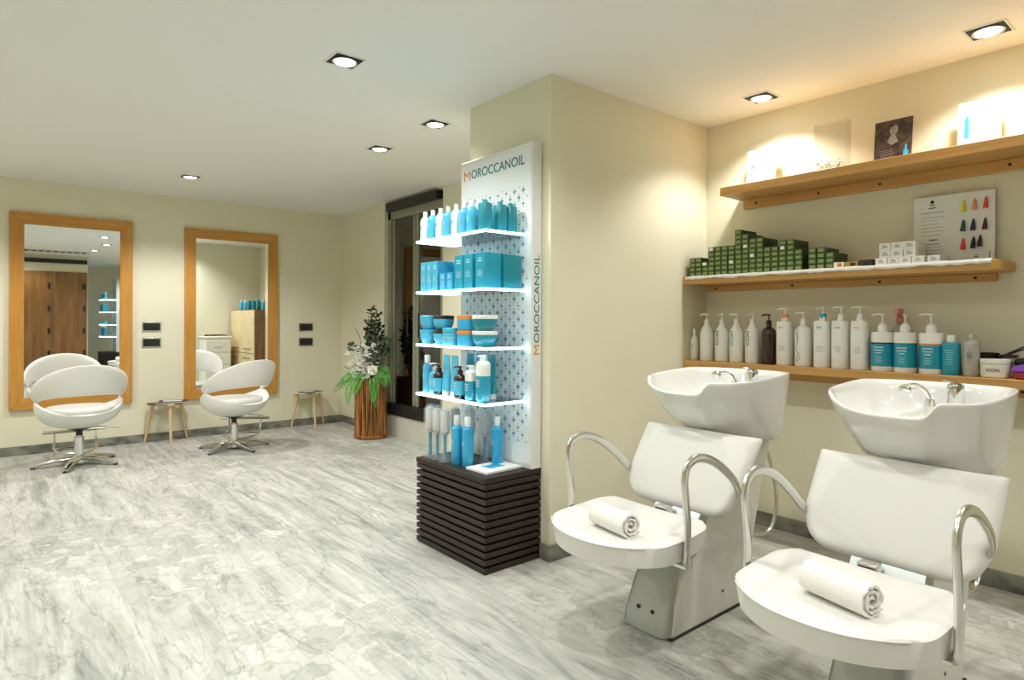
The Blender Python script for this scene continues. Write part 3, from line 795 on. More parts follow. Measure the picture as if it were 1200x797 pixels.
for y, bd, ld, nm, r, bo, bnd in Js:
    x = 1.955 if y > 2.65 else 1.96
    jar('hair_mask_jar', r, .081, bd, ld, nm + ', lower one of its stack on the third glass shelf', (x, y, Z3), bo)
    jar('hair_mask_jar', r, .081, bd, ld, nm + ', upper one of its stack on the third glass shelf', (x, y, Z3 + .0815), bo)
jar('hair_mask_jar', .050, .095, 'aqua', 'aqua', 'single light blue jar with gold band between the stacks on the third glass shelf', (1.935, 2.845, Z3), False, band='goldink')
jar('hair_mask_jar', .058, .081, 'azure', 'orange', 'blue jar with orange lid in the rear row of the third glass shelf', (2.085, 2.80, Z3), False)

GR4 = 'bottles and tubes on the fourth shelf of the display stand'
b_ = bottle_round('spray_bottle', .215, .027, 'aqua', 'white', .045, .017, 'slim light blue spray bottle at the far end of the fourth glass shelf', group=GR4, ink='paleink'); b_.location = (1.94, 3.10, Z4)
def pump_oil(loc, body, cap, lab):
    t = thing('hair_oil_bottle', lab, 'bottle', loc, 0, GR4)
    b = bm_new(); lathe(b, [(.030, 0), (.032, .006), (.032, .105), (.028, .118), (.014, .128), (.012, .135)], 22, p=2.6); bd = obj('bottle_body', b, M[body], t)
    b = bm_new(); lathe(b, [(.0326, .02), (.0329, .022), (.0329, .092), (.0326, .094)], 22, p=2.6, cap=(False, False)); obj('paper_label', b, M['aqua'], bd)
    small_text(bd, -.0332, 0, .08, .03, 5, M['paper'], .002, .008)
    b = bm_new(); lathe(b, [(.015, .130), (.015, .150), (.006, .152), (.006, .162), (.010, .163), (.010, .170), (.002, .172)], 16)
    tube(b, [(0, 0, .168), (-.01, .018, .168), (-.012, .038, .165)], .005, 8); obj('pump_head', b, M[cap], t)
pump_oil((1.945, 3.025, Z4), 'aqua', 'white', 'light blue bottle with white pump beside the slim spray bottle, fourth glass shelf')
pump_oil((1.925, 2.955, Z4), 'amber', 'amber', 'brown oil bottle with blue label left of the tubes, fourth glass shelf')
def tube_pack(name, loc, lab, m='aqua', h=.225, w=.032):
    t = thing(name, lab, 'tube', loc, 0, GR4)
    b = bm_new(); rings = []
    for u in range(9):
        v = u / 8; z = .03 + (h - .03) * v; ry = w * (1 + .05 * v); rx = w * (1 - v) * .75 + .0015
        rings.append([b.verts.new((math.cos(2 * PI * i / 20) * rx, math.sin(2 * PI * i / 20) * ry, z)) for i in range(20)])
    for p_, q_ in zip(rings, rings[1:]):
        for i in range(20): b.faces.new((p_[i], p_[(i + 1) % 20], q_[(i + 1) % 20], q_[i]))
    b.faces.new(rings[0][::-1]); b.faces.new(rings[-1]); bd = obj('tube_body', b, M[m], t, sharp=60)
    b = bm_new(); lathe(b, [(.024, 0), (.025, .003), (.025, .03)], 20); obj('cap', b, M['white'], t)
    return t
tube_pack('cream_tube', (1.935, 2.893, Z4), 'light blue tube standing on its cap, the farther of the two front tubes')
tube_pack('cream_tube', (1.935, 2.812, Z4), 'light blue tube standing on its cap, the nearer of the two front tubes')
pump_oil((1.92, 2.742, Z4), 'amber', 'amber', 'brown oil bottle with blue label right of the tubes, fourth glass shelf')
def twotone(name, loc, lab, r, h, lower, p=2.4, capm='white'):
    t = thing(name, lab, 'bottle', loc, 0, GR4)
    b = bm_new(); lathe(b, [(r * .95, 0), (r, .005), (r, h * .55)], 24, p=p); bd = obj('bottle_body', b, M[lower], t)
    small_text(bd, -r * 1.002, 0, h * .45, r, 5, M['paper'], .002, .008)
    b = bm_new(); lathe(b, [(r, h * .55), (r, h * .8), (r * .8, h * .85), (.018, h * .87)], 24, p=p); obj('bottle_shoulder', b, M['white'], t)
    b = bm_new(); lathe(b, [(.019, h * .87), (.019, h * .98), (.014, h)], 20)
    tube(b, [(0, 0, h * .97), (0, .02, h * .97), (0, .045, h * .955)], .006, 8); obj('pump_head', b, M[capm], t)
twotone('styling_pump_bottle', (1.94, 2.66, Z4), 'white and teal pump bottle, shorter one near the front corner of the fourth shelf', .037, .18, 'teal')
twotone('styling_pump_bottle', (1.94, 2.565, Z4), 'white and teal pump bottle, taller one on the near front corner of the fourth shelf', .036, .24, 'teal')
tube_pack('cream_tube', (2.03, 2.80, Z4), 'blue tube standing in the rear row, farthest of the three rear tubes', 'teal', .235)
tube_pack('cream_tube', (2.03, 2.715, Z4), 'blue tube standing in the rear row, middle of the three rear tubes', 'azure', .235)
tube_pack('cream_tube', (2.03, 2.61, Z4), 'blue tube standing in the rear row, nearest of the three rear tubes', 'teal2', .235)

# brushes in clear wrap, blue sprays, brochure on the plinth
ZT = .475
def make_brush(loc, lab, rz=0):
    t = thing('wrapped_hairbrush', lab, 'hairbrush', loc, rz, 'wrapped hairbrushes on the plinth')
    b = bm_new(); tube(b, [(0, 0, .012), (0, 0, .09), (0, 0, .145)], lambda s: .011 - .002 * math.sin(PI * s), 12); obj('handle', b, M['teal'], t)
    b = bm_new(); lathe(b, [(.01, .14), (.021, .155), (.023, .17), (.023, .265), (.018, .28), (.008, .286)], 20, p=2.5, sy=1.15); br = obj('brush_head', b, M['bristle'], t)
    b = bm_new()
    for k in range(14):
        a = 2 * PI * k / 14; tube(b, [(math.cos(a) * .0235, math.sin(a) * .027, .165), (math.cos(a) * .0235, math.sin(a) * .027, .27)], .0015, 5)
    obj('bristle_rows', b, M['white'], br)
    b = bm_new(); lathe(b, [(.034, .0), (.026, .012), (.020, .06), (.022, .13), (.034, .16), (.036, .22), (.034, .275), (.02, .298), (.004, .302)], 14, p=2.4, cap=(False, True)); obj('clear_wrap', b, M['wrap'], t)
    return t
bs = [(1.915, 3.030), (1.915, 2.955), (1.915, 2.878), (2.0, 2.90), (2.035, 2.81), (2.07, 2.72)]
nmz = ['farthest front', 'middle front', 'nearest front', 'farthest rear', 'middle rear', 'nearest rear']
br0 = make_brush((*bs[0], ZT), 'grey hairbrush with teal handle in clear wrap, farthest front one on the plinth')
for k in range(1, 6): dup(br0, (*bs[k], ZT), None, 'grey hairbrush with teal handle in clear wrap, %s one on the plinth' % nmz[k])
GS = 'blue spray bottles on the plinth'
sp0 = bottle_round('spray_bottle', .262, .031, 'azure', 'white', .05, .017, 'blue spray bottle on the plinth, left of the front pair', group=GS, shoulder=.022, ink='paleink'); sp0.location = (1.93, 2.785, ZT)
sp1 = dup(sp0, (1.945, 2.705, ZT), None, 'blue spray bottle on the plinth, right of the front pair')
sp2 = dup(sp0, (2.085, 2.63, ZT), None, 'blue spray bottle on the plinth standing back near the panel')
bro = thing('brochure_stack', 'white brochures with blue print lying on the near corner of the plinth', 'brochure', (2.02, 2.575, ZT), .03)
b = bm_new(); box(b, (-.12, -.085, 0), (.12, .085, .012)); obj('pages', b, M['paper'], bro, bevel=.001)
b = bm_new(); box(b, (-.05, -.03, .012), (.05, .035, .0128)); obj('cover_print', b, M['azure'], bro)

# second display further back, seen in the left mirror
disp2 = make_display((2.30, -3.1, 0), 'second illuminated display stand deep in the room, seen only in the left mirror')
GM = 'stock on the second display stand, seen in the mirror'
for z, src, n_, lab in ((Z1, bb, 6, 'top'), (Z2, big, 5, 'second'), (Z4, sp0, 6, 'fourth')):
    for k in range(n_): dup(src, (2.02, -3.35 + k * .5 / (n_ - 1), z), None, 'blue product on the %s shelf of the mirrored stand, number %s from its near end' % (lab, ('one', 'two', 'three', 'four', 'five', 'six')[k]), GM)
for k in range(5):
    dup(bpy.data.objects['hair_mask_jar'], (2.02, -3.33 + k * .125, Z3), None, 'light blue jar on the third shelf of the mirrored stand, %s from its near end' % ('first', 'second', 'third', 'fourth', 'fifth')[k], GM)

# ------------------------------------------------------------------ cabinet and trolley behind the pillar (seen in the right mirror)
cab = thing('storage_cabinet', 'pale maple storage cabinet behind the pillar, seen in the right mirror', 'cabinet', (3.36, 3.745, 0))
b = bm_new(); box(b, (-.19, -.62, .06), (.25, .62, 1.41)); obj('carcass', b, M['browndoor'], cab, bevel=.002)
b = bm_new(); box(b, (-.17, -.58, 0), (.23, .58, .06)); obj('kick_plate', b, M['black'], cab)
for k in range(2):
    for j, (z0, z1) in enumerate(((.08, .70), (.71, 1.40))):
        b = bm_new(); box(b, (-.21, -.615 + k * .617, z0), (-.19, -.003 + k * .617, z1)); dr = obj('cabinet_door', b, M['cabinetwood'], cab, bevel=.002)
        b = bm_new(); zz = z1 - .07 if j == 0 else z0 + .07
        tube(b, [(-.24, -.45 + k * .617, zz), (-.24, -.17 + k * .617, zz)], .006, 8); tube(b, [(-.21, -.44 + k * .617, zz), (-.24, -.44 + k * .617, zz)], .005, 8); tube(b, [(-.21, -.18 + k * .617, zz), (-.24, -.18 + k * .617, zz)], .005, 8)
        obj('handle', b, M['black'], dr)
b = bm_new(); box(b, (-.185, .62, .08), (.245, .64, 1.40)); obj('end_panel', b, M['browndoor'], cab)
GC = 'bottles on top of the storage cabinet'
for k in range(9):
    dup((bb, db, wb)[(0, 1, 0, 2, 1, 0, 1, 0, 1)[k]], (3.24 + .12 * (k % 2), 3.40 + k * .11, 1.411), None, 'product bottle on the storage cabinet, %s from its pillar end' % ('first', 'second', 'third', 'fourth', 'fifth', 'sixth', 'seventh', 'eighth', 'ninth')[k], GC)
tr = thing('white_trolley', 'white drawer trolley behind the pillar, seen in the right mirror', 'trolley', (2.84, 3.34, 0))
b = bm_new(); box(b, (-.2, -.2, .08), (.2, .2, .94)); obj('trolley_body', b, M['white'], tr, bevel=.01)
b = bm_new(); box(b, (-.21, -.21, .94), (.21, .21, .97)); obj('trolley_top', b, M['white'], tr, bevel=.008)
for k in range(4):
    b = bm_new(); box(b, (-.18, .2, .12 + k * .2), (.18, .212, .30 + k * .2)); dr = obj('drawer', b, M['white'], tr, bevel=.003)
    b = bm_new(); box(b, (-.06, .212, .20 + k * .2), (.06, .222, .212 + k * .2)); obj('drawer_pull', b, M['lilacgrey'], dr)
for sx in (-.16, .16):
    for sy in (-.16, .16):
        b = bm_new(); lathe(b, [(.03, -.012), (.032, 0), (.03, .012)], 16, mtx=Matrix.Translation((sx, sy, .032)) @ Matrix.Rotation(PI / 2, 4, 'X')); box(b, (sx - .008, sy - .016, .03), (sx + .008, sy + .016, .082)); obj('castor', b, M['rubber'], tr)
for k, (dx, dy, a) in enumerate(((-.08, .05, .3), (.03, -.03, -.5), (.10, .08, 1.1))):
    b = bm_new(); tube(b, [(-.09, 0, .02), (.0, .005, .022), (.10, 0, .018)], lambda s: .016 - .008 * s, 10, 4)
    o = obj('hair_tool', b, M['black'], None); o.location = (2.84 + dx, 3.34 + dy, .968); o.rotation_euler = (0, 0, a)
    tag(o, 'dark styling tool lying on the white trolley, %s' % ('leftmost', 'middle one', 'rightmost')[k], 'hair tool', 'tools on the white trolley')

# ------------------------------------------------------------------ wall shelves
XF = 3.384
def make_shelf(y0, y1, z0, z1, bz, by0, by1, label, round_end=False, screws=()):
    t = thing('wall_shelf', label, 'shelf', (XR, (y0 + y1) / 2, z0), 0, 'honey coloured wall shelves')
    cy = (y0 + y1) / 2; b = bm_new()
    poly = [(XF - XR, y1 - cy), (-.001, y1 - cy), (-.001, y0 - cy)]
    if round_end: poly += [(XF - XR + .05 * (1 - math.sin(a)), y0 - cy + .05 * (1 - math.cos(a))) for a in [PI / 2 * k / 6 for k in range(7)]]
    else: poly += [(XF - XR, y0 - cy)]
    prism(b, poly, 0, z1 - z0, 'z'); obj('shelf_board', b, M['shelfwood'], t, bevel=.003)
    b = bm_new(); box(b, (-.032, by0 - cy, bz - z0), (-.001, by1 - cy, -.0005)); bt = obj('batten', b, M['shelfwood'], t, bevel=.002)
    for s in screws:
        b = bm_new(); lathe(b, [(.0075, 0), (.0075, .0015), (.004, .002)], 12, mtx=Matrix.Translation((-.032, s - cy, (bz - z0) / 2)) @ Matrix.Rotation(-PI / 2, 4, 'Y')); obj('screw', b, M['rubber'], bt)
    return t
make_shelf(-.6, 2.106, 2.010, 2.061, 1.955, -.6, 2.085, 'top honey coloured wall shelf with standing cards and a dark poster', screws=(2.0, 1.30, 1.62, .75))
make_shelf(.734, 2.366, 1.484, 1.531, 1.445, .800, 2.340, 'middle honey coloured wall shelf with green boxes, rounded right end', True, screws=(2.27, 1.77, 1.30, .88))
make_shelf(-.6, 2.366, .962, 1.004, .905, -.6, 2.340, 'bottom honey coloured wall shelf with pump bottles, behind the basins', screws=(1.9, 1.3, .7))
# paper liner on the middle shelf
b = bm_new(); n = 60; G = []
rnd = random.Random(4); wob = [rnd.uniform(-.004, .004) for _ in range(n + 1)]
for i in range(n + 1):
    y = .765 + (2.345 - .765) * i / n; w = .5 * wob[i] + .004 * math.sin(i * .9) + (.004 if i % 7 == 0 else 0)
    G.append([b.verts.new((x, y, z)) for x, z in ((XR - .03, 1.5325), (XF + .03, 1.5328), (XF - .004, 1.5335 + max(0, w) * .5), (XF - .0075, 1.527 - abs(w)), (XF - .0075, 1.519 - abs(w) * 1.6 - .002 * math.sin(i * .45)))])
for i in range(n):
    for j in range(4): b.faces.new((G[i][j], G[i + 1][j], G[i + 1][j + 1], G[i][j + 1]))
tag(obj('shelf_liner', b, M['paper'], solid=.001), 'white paper liner hanging slightly over the front edge of the middle shelf', 'shelf liner')
ZM = 1.5345; ZB = 1.0045; ZTOP = 2.0615

# green hair colour boxes
gb = thing('hair_colour_box', 'x', 'box', (0, 0, 0), 0, 'green hair colour boxes stacked on the middle shelf')
BW, BH, BD = .0435, .0292, .175
b = bm_new(); box(b, (0, -BW / 2 + .001, 0), (BD, BW / 2 - .001, BH - .0008)); gbody = obj('box_body', b, M['green'], gb, bevel=.001, seg=1)
b = bm_new(); box(b, (-.0006, -BW / 2 + .0065, .0055), (0, BW / 2 - .0065, BH - .0065)); gl = obj('end_label', b, M['greenface'], gb)
ORD = ['first', 'second', 'third', 'fourth', 'fifth', 'sixth', 'seventh', 'eighth', 'ninth', 'tenth', 'eleventh', 'twelfth', 'thirteenth', 'fourteenth', 'fifteenth', 'sixteenth', 'seventeenth', 'eighteenth', 'nineteenth', 'twentieth']
cols = [4, 4, 3, 6, 6, 6, 6, 9, 8, 7, 7, 5, 5, 6, 6, 4, 0, 4, 4, 3]
ystart = 2.338 - BW / 2; first = True; rnd = random.Random(11)
labelwhite = {(2, 2), (3, 5), (6, 2), (8, 5), (13, 4), (9, 3)}
for ci, nrow in enumerate(cols):
    for r in range(nrow):
        y = ystart - ci * .0452 + (.014 if ci > 16 else 0); x = 3.412 + rnd.uniform(-.003, .003); z = ZM + r * BH
        lab = 'small green hair colour box, %s column from the left, %s row up' % (ORD[ci], ORD[r])
        if first: gb.location = (x, y, z); gb['label'] = lab; first = False; cur = gb
        else: cur = dup(gb, (x, y, z), None, lab)
        if (ci, r) in labelwhite:
            b = bm_new(); box(b, (-.0014, -BW / 2 + .012, .006), (-.0007, BW / 2 - .008, BH - .004)); obj('white_sticker', b, M['paper'], cur)
def odd(nm, y, w, h, d_, m, lab, z=ZM, face=None):
    t = thing(nm, lab, 'box', (3.412, y, z), 0, 'green hair colour boxes stacked on the middle shelf')
    b = bm_new(); box(b, (0, -w / 2, 0), (d_, w / 2, h)); bd = obj('box_body', b, M[m], t, bevel=.001)
    b = bm_new(); box(b, (-.0006, -w * .35, h * .2), (0, w * .1, h * .8)); obj('end_label', b, M[face or 'orange'], t)
odd('hair_colour_box', 1.425, .05, .030, .17, 'paper', 'white boxed tube with orange mark right of the green stack', face='orange')
odd('hair_colour_box', 1.362, .06, .028, .12, 'yellowbox', 'ochre box lying right of the orange marked one', face='brownbox')
odd('hair_colour_box', 1.295, .062, .034, .12, 'brownbox', 'dark brown box between the ochre box and the white boxes', face='ink')
# white boxes
wbx = thing('white_carton', 'x', 'box', (0, 0, 0), 0, 'white cartons stacked on the middle shelf')
b = bm_new(); box(b, (0, -.0255, 0), (.15, .0255, .036)); obj('box_body', b, M['whitecard'], wbx, bevel=.001)
b = bm_new(); box(b, (-.0005, -.015, .011), (0, .013, .014)); box(b, (-.0005, -.012, .017), (0, .010, .021)); box(b, (-.0005, -.006, .024), (0, .008, .027)); obj('end_print', b, M['greyink'], wbx)
first = True
for r, (cnt, y0) in enumerate(((4, 1.222), (3, 1.205), (3, 1.205))):
    for k in range(cnt):
        lab = 'small white carton on the middle shelf, %s row up, %s from the left' % (ORD[r], ORD[k])
        loc = (3.412 + .004 * ((k + r) % 2), y0 - k * .0535, ZM + r * .0365)
        if first: wbx.location = loc; wbx['label'] = lab; first = False
        else: dup(wbx, loc, None, lab)
dup(wbx, (3.43, 1.0, ZM), None, 'small white carton at the right end of the bottom row on the middle shelf')
# colour chart
ch = thing('colour_chart', 'white hair colour chart with nine dyed tufts leaning on the wall above the middle shelf', 'chart', (3.612, .972, ZM))
tilt = Matrix.Rotation(math.radians(3), 4, 'Y')
b = bm_new(); box(b, (0, -.168, 0), (.004, .168, .345)); obj('chart_card', b, M['panelwhite'], ch, bevel=.0008)
b = bm_new(); rnd = random.Random(2)
for k, z in enumerate((.262, .240, .225, .205, .188, .170, .150, .105, .090, .075, .058, .04)):
    ww = .10 * rnd.uniform(.7, 1); box(b, (-.0008, .135 - ww, z), (0, .135, z + (.004 if k in (0, 7) else .0018)))
obj('printed_lines', b, M['greyink'], ch)
b = bm_new(); box(b, (-.0008, .072, .285), (0, .102, .290)); box(b, (-.0008, .075, .300), (0, .099, .304)); lathe(b, [(.009, 0), (.009, .0008)], 14, mtx=Matrix.Translation((0, .087, .317)) @ Matrix.Rotation(-PI / 2, 4, 'Y'))
box(b, (-.0008, .065, .125), (0, .10, .130)); box(b, (-.0008, -.105, .028), (0, -.085, .033)); box(b, (-.0008, -.105, .038), (0, -.090, .041)); box(b, (-.0008, -.15, .02), (0, -.147, .055))
obj('printed_emblem', b, M['ink'], ch)
for k, (y, z, m_) in enumerate(((-.045, .262, 'sw_yellow'), (-.09, .265, 'sw_peach'), (-.135, .268, 'sw_red'), (-.045, .168, 'sw_green'), (-.085, .168, 'sw_blue'), (-.132, .168, 'sw_maroon'), (-.045, .078, 'sw_pink'), (-.086, .082, 'sw_black'), (-.112, .088, 'sw_plum'))):
    b = bm_new(); tube(b, [(-.006, y, z + .045), (-.009, y, z + .025), (-.010, y + .002, z - .01)], lambda s: .003 + .0085 * s, 10, 4, sx=1, sy=.6, up=(1, 0, 0)); obj('dyed_tuft', b, M[m_], ch)
# top shelf cards
def card(name, y, w, h, m, label, x=3.53, lean=7, cat='card'):
    t = thing(name, label, cat, (x, y, ZTOP + .0005)); t.rotation_euler = (0, math.radians(lean), 0)
    b = bm_new(); box(b, (0, -w / 2, 0), (.003, w / 2, h)); obj('card_front', b, M[m], t)
    b = bm_new(); prism(b, [(.003, h * .7), (.004, h * .7), (.05 , .006), (.047, .006)], -w * .2, w * .2, 'y'); obj('easel_leg', b, M['white'], t)
    return t
c1 = card('display_card', 1.927, .182, .232, 'paper', 'white card with a small blue bottle picture, left end of the top shelf')
b = bm_new(); prism(b, [(.045, .075), (.072, .075), (.074, .125), (.065, .135), (.065, .150), (.053, .150), (.053, .135), (.043, .125)], -.0006, 0, 'x'); obj('bottle_picture', b, M['azure'], c1)
b = bm_new(); prism(b, [(.050, .082), (.068, .082), (.068, .118), (.050, .118)], -.0012, -.0006, 'x'); obj('bottle_picture', b, M['paleink'], c1)
c2 = card('display_card', .85, .168, .235, 'paper', 'white card with a pale blue picture, right end of the top shelf')
b = bm_new(); box(b, (-.0006, .03, .012), (0, .078, .225)); pb = obj('blue_picture', b, M['paleink'], c2)
b = bm_new(); prism(b, [(.040, .06), (.058, .06), (.058, .15), (.052, .17), (.046, .17), (.040, .15)], -.0012, -.0006, 'x'); obj('bottle_picture', b, M['azure'], pb)
po = card('poster', 1.215, .175, .232, 'posterdark', 'dark brown poster with a grey printed portrait and a blue bottle on the top shelf', cat='poster')
b = bm_new()
def ell(b, cy, cz, ry, rz_, x=-.0006, n=22, a0=0):
    prism(b, [(cy + math.cos(2 * PI * k / n) * ry, cz + math.sin(2 * PI * k / n) * rz_) for k in range(n)], x, 0, 'x')
ell(b, -.002, .180, .020, .028); prism(b, [(-.008, .155), (.010, .155), (.028, .118), (.006, .098), (-.024, .112)], -.0006, 0, 'x')
pf = obj('printed_portrait', b, M['skin'], po)
b = bm_new()
for (yy, zz) in ((-.009, .184), (.007, .184)): ell(b, yy, zz, .0045, .002, -.0010)
ell(b, -.001, .165, .006, .0022, -.0010); prism(b, [(-.018, .20), (.012, .211), (.022, .19), (.018, .17), (.014, .19), (-.004, .199)], -.0010, 0, 'x')
obj('printed_features', b, M['hair'], pf)
b = bm_new(); rnd = random.Random(5)
for k in range(6): box(b, (-.0006, -.01 + rnd.uniform(0, .01), .028 + k * .009), (0, .07 - rnd.uniform(0, .015), .030 + k * .009))
obj('printed_lines', b, M['skin'], po)
b = bm_new(); prism(b, [(-.072, .012), (-.050, .012), (-.050, .055), (-.056, .066), (-.057, .088), (-.065, .088), (-.066, .066), (-.072, .055)], -.0008, 0, 'x'); obj('bottle_picture', b, M['azure'], po)
ac = thing('acrylic_holder', 'clear acrylic holder with pale dried petals, standing on the top shelf left of the poster', 'holder', (3.402, 1.466, ZTOP + .0005))
b = bm_new(); box(b, (0, -.085, 0), (.003, .085, .25)); box(b, (.047, -.085, 0), (.05, .085, .25)); box(b, (.003, -.085, 0), (.047, .085, .003)); box(b, (.003, -.085, .003), (.047, -.082, .25)); box(b, (.003, .082, .003), (.047, .085, .25)); obj('acrylic_case', b, M['acrylic'], ac)
b = bm_new(); rnd = random.Random(8)
for k in range(110):
    c0 = (rnd.uniform(.006, .040), rnd.uniform(-.07, .075), .004 + rnd.uniform(0, .030) + .014 * (rnd.random() < .25))
    leaf(b, c0, (rnd.uniform(-1, 1), rnd.uniform(-1, 1), rnd.uniform(0, .8)), .014, .01)
o = obj('dried_petals', b, M['cream'], ac, sharp=180); o['kind'] = 'stuff'

# ------------------------------------------------------------------ pump bottles on the bottom shelf
GP = 'pump bottles on the bottom wall shelf'
def pump(b, z, nozzle=(-.6, .8), ln=.042, r=.012, hh=.055):
    lathe(b, [(r * 1.25, z), (r * 1.25, z + .016), (r * .7, z + .020), (r * .32, z + .022), (r * .32, z + hh - .010), (r * .8, z + hh - .009), (r * .85, z + hh - .002), (r * .5, z + hh)], 16)
    nx, ny = nozzle; L_ = math.hypot(nx, ny); nx /= L_; ny /= L_
    tube(b, [(0, 0, z + hh - .005), (nx * ln * .6, ny * ln * .6, z + hh - .004), (nx * ln, ny * ln, z + hh - .010)], .0045, 8, 4)
def pump_bottle(y, h, r, style, label, m='white', cap='white', collar=None, txt=None, tm='ink', x=3.465, nozzle=(-.25, 1), ink='greyink', mark=None):
    t = thing('pump_bottle', label, 'bottle', (x, y, ZB), 0, GP); hb = h - .075
    b = bm_new()
    if style == 'round': lathe(b, [(r * .93, 0), (r, .006), (r, hb - .045), (r * .92, hb - .022), (r * .6, hb - .006), (.016, hb), (.015, hb + .022)], 26)
    elif style == 'slope': lathe(b, [(r * .93, 0), (r, .006), (r, hb - .05), (r * .85, hb - .025), (r * .45, hb), (.014, hb + .022)], 26)
    elif style == 'square': lathe(b, [(r * .93, 0), (r, .005), (r, hb - .012), (r * .93, hb - .002), (.018, hb), (.016, hb + .022)], 28, p=3.4)
    bd = obj('bottle_body', b, M[m], t, sharp=50)
    b = bm_new(); pump(b, hb + .020, nozzle); ph = obj('pump_head', b, M[cap], t)
    if collar:
        b = bm_new(); lathe(b, [(.0172, hb + .012), (.0175, hb + .014), (.0175, hb + .037), (.0168, hb + .038)], 18); obj('collar', b, M[collar], t)
    if txt:
        text('lettering', txt, M[tm], bd, (-r - .0008, .008, hb * .66), (0, 0, 1), (0, 1, 0), hb * .38, .019, .0006)
        b = bm_new(); pts = [(-r - .0008, .012 + .006 * math.sin(k * 1.7), hb * (.12 + .05 * k)) for k in range(7)]; tube(b, pts, .0007, 5, 3); obj('script_print', b, M['greyink'], bd)
    if style == 'square':
        if mark: text('emblem', 'M', M[mark], bd, (-r - .0008, .004, hb * .85), (0, -1, 0), (0, 0, 1), .022, .014, .0006)
        small_text(bd, -r - .0002, 0, hb * .45, r * 1.0, 5, M[ink], .0016, .007, int(y * 100))
    return t
b_ = bottle_round('spray_bottle', .198, .026, 'cream', 'white', .045, .009, 'small white spray bottle at the left end of the bottom shelf', group=GP, shoulder=.045, ink='greyink'); b_.location = (3.465, 2.335, ZB)
pump_bottle(2.244, .296, .0415, 'slope', 'plain white sloping pump bottle beside the small spray bottle', nozzle=(-.2, 1))
pump_bottle(2.137, .296, .0415, 'slope', 'white pump bottle with dark vertical lettering, leftmost of the lettered ones', txt='ICON', nozzle=(-1, .1))
pump_bottle(2.039, .296, .0415, 'slope', 'white pump bottle with teal vertical lettering', txt='ICON', tm='teal2', nozzle=(-.3, 1))
pump_bottle(1.935, .296, .0415, 'slope', 'white pump bottle with dark vertical lettering beside the brown bottle', txt='ICON', nozzle=(-1, .1))
pump_bottle(1.834, .290, .0435, 'round', 'dark brown pump bottle with black pump, the only brown one', m='amber', cap='black', nozzle=(-.7, .8))
pump_bottle(1.738, .325, .041, 'square', 'white square pump bottle with orange collar right of the brown bottle', collar='orange', mark='greyink', nozzle=(-.2, 1))
pump_bottle(1.634, .300, .0435, 'round', 'white round shouldered pump bottle with slanted script, right of the orange collar', nozzle=(-.3, 1))
pump_bottle(1.527, .328, .041, 'square', 'white square pump bottle with teal collar', collar='teal', mark='tealink', nozzle=(-1, .3))
pump_bottle(1.433, .328, .041, 'square', 'white square pump bottle between the teal collar and the orange emblem', mark='greyink', nozzle=(-.3, 1))
pump_bottle(1.337, .328, .041, 'square', 'white square pump bottle with an orange emblem', mark='orangeprint', nozzle=(-.3, 1))
for o in bpy.data.objects:
    if o.name.startswith('pump_bottle') and 'slanted script' in str(o.get('label', '')):
        b = bm_new(); tube(b, [(-.0446, .020, .19), (-.0448, .012, .14), (-.0448, .020, .10), (-.0448, .0, .05), (-.0446, .018, .03), (-.0448, .004, .075)], .0009, 5, 8); tube(b, [(-.0448, .014, .21), (-.0448, .010, .16), (-.0449, .014, .12)], .0009, 5, 6)
        obj('script_print', b, M['ink'], o.children[0])
def tub(y, stripe, label, nozzle):
    t = thing('pump_tub', label, 'bottle', (3.47, y, ZB), 0, 'large pump tubs on the bottom wall shelf'); r = .0505; h = .195
    b = bm_new(); lathe(b, [(r * .95, 0), (r, .006), (r, h - .012), (r * .93, h), (.024, h + .002), (.022, h + .010)], 32); bd = obj('tub_body', b, M['white'], t, sharp=50)
    b = bm_new(); lathe(b, [(r * 1.008, .024), (r * 1.01, .026), (r * 1.01, .134), (r * 1.008, .136)], 32, cap=(False, False)); lb = obj('blue_label', b, M['teal'], bd)
    b = bm_new(); lathe(b, [(r * 1.01, .136), (r * 1.014, .137), (r * 1.014, .143), (r * 1.01, .144)], 32, cap=(False, False)); obj('label_stripe', b, M[stripe], lb)
    small_text(lb, -r * 1.012, .0, .118, .045, 3, M['paper'], .003, .014, 2); small_text(lb, -r * 1.012, .0, .072, .045, 4, M['paleink'], .002, .009, 4)
    b = bm_new(); lathe(b, [(.023, h), (.023, h + .03), (.020, h + .034)], 20); pump(b, h + .026, nozzle, .05, .013, .068); obj('pump_head', b, M['white'], t)
tub(1.233, 'sw_maroon', 'teal labelled pump tub with a dark stripe, left of the three tubs', (-.3, 1))
tub(1.130, 'teal2', 'teal labelled pump tub without contrasting stripe, middle of the three tubs', (-.5, -.1))
tub(1.019, 'orangeprint', 'teal labelled pump tub with an orange stripe, right of the three tubs', (-.3, 1))
cb = thing('clear_spray_bottle', 'cloudy clear spray bottle with coral trigger behind the middle tub', 'bottle', (3.575, 1.19, ZB), 0)
b = bm_new(); lathe(b, [(.05, 0), (.056, .006), (.056, .14), (.05, .18), (.03, .215), (.014, .235), (.014, .25)], 24); obj('bottle_body', b, M['clearb'], cb, sharp=60)
b = bm_new(); lathe(b, [(.017, .245), (.017, .27), (.012, .275), (.012, .30)], 16); box(b, (-.05, -.011, .285), (.02, .011, .315)); tube(b, [(-.03, 0, .285), (-.035, 0, .26), (-.028, 0, .235)], .005, 8, 4); obj('trigger_head', b, M['coral'], cb, bevel=.002)
rd = thing('red_bottle', 'narrow red bottle wedged between the orange emblem bottle and the first tub', 'bottle', (3.55, 1.292, ZB))
b = bm_new(); lathe(b, [(.018, 0), (.02, .004), (.02, .12), (.014, .14), (.008, .145)], 18); obj('bottle_body', b, M['coral'], rd); b = bm_new(); lathe(b, [(.010, .145), (.010, .17)], 14); obj('cap', b, M['white'], rd)
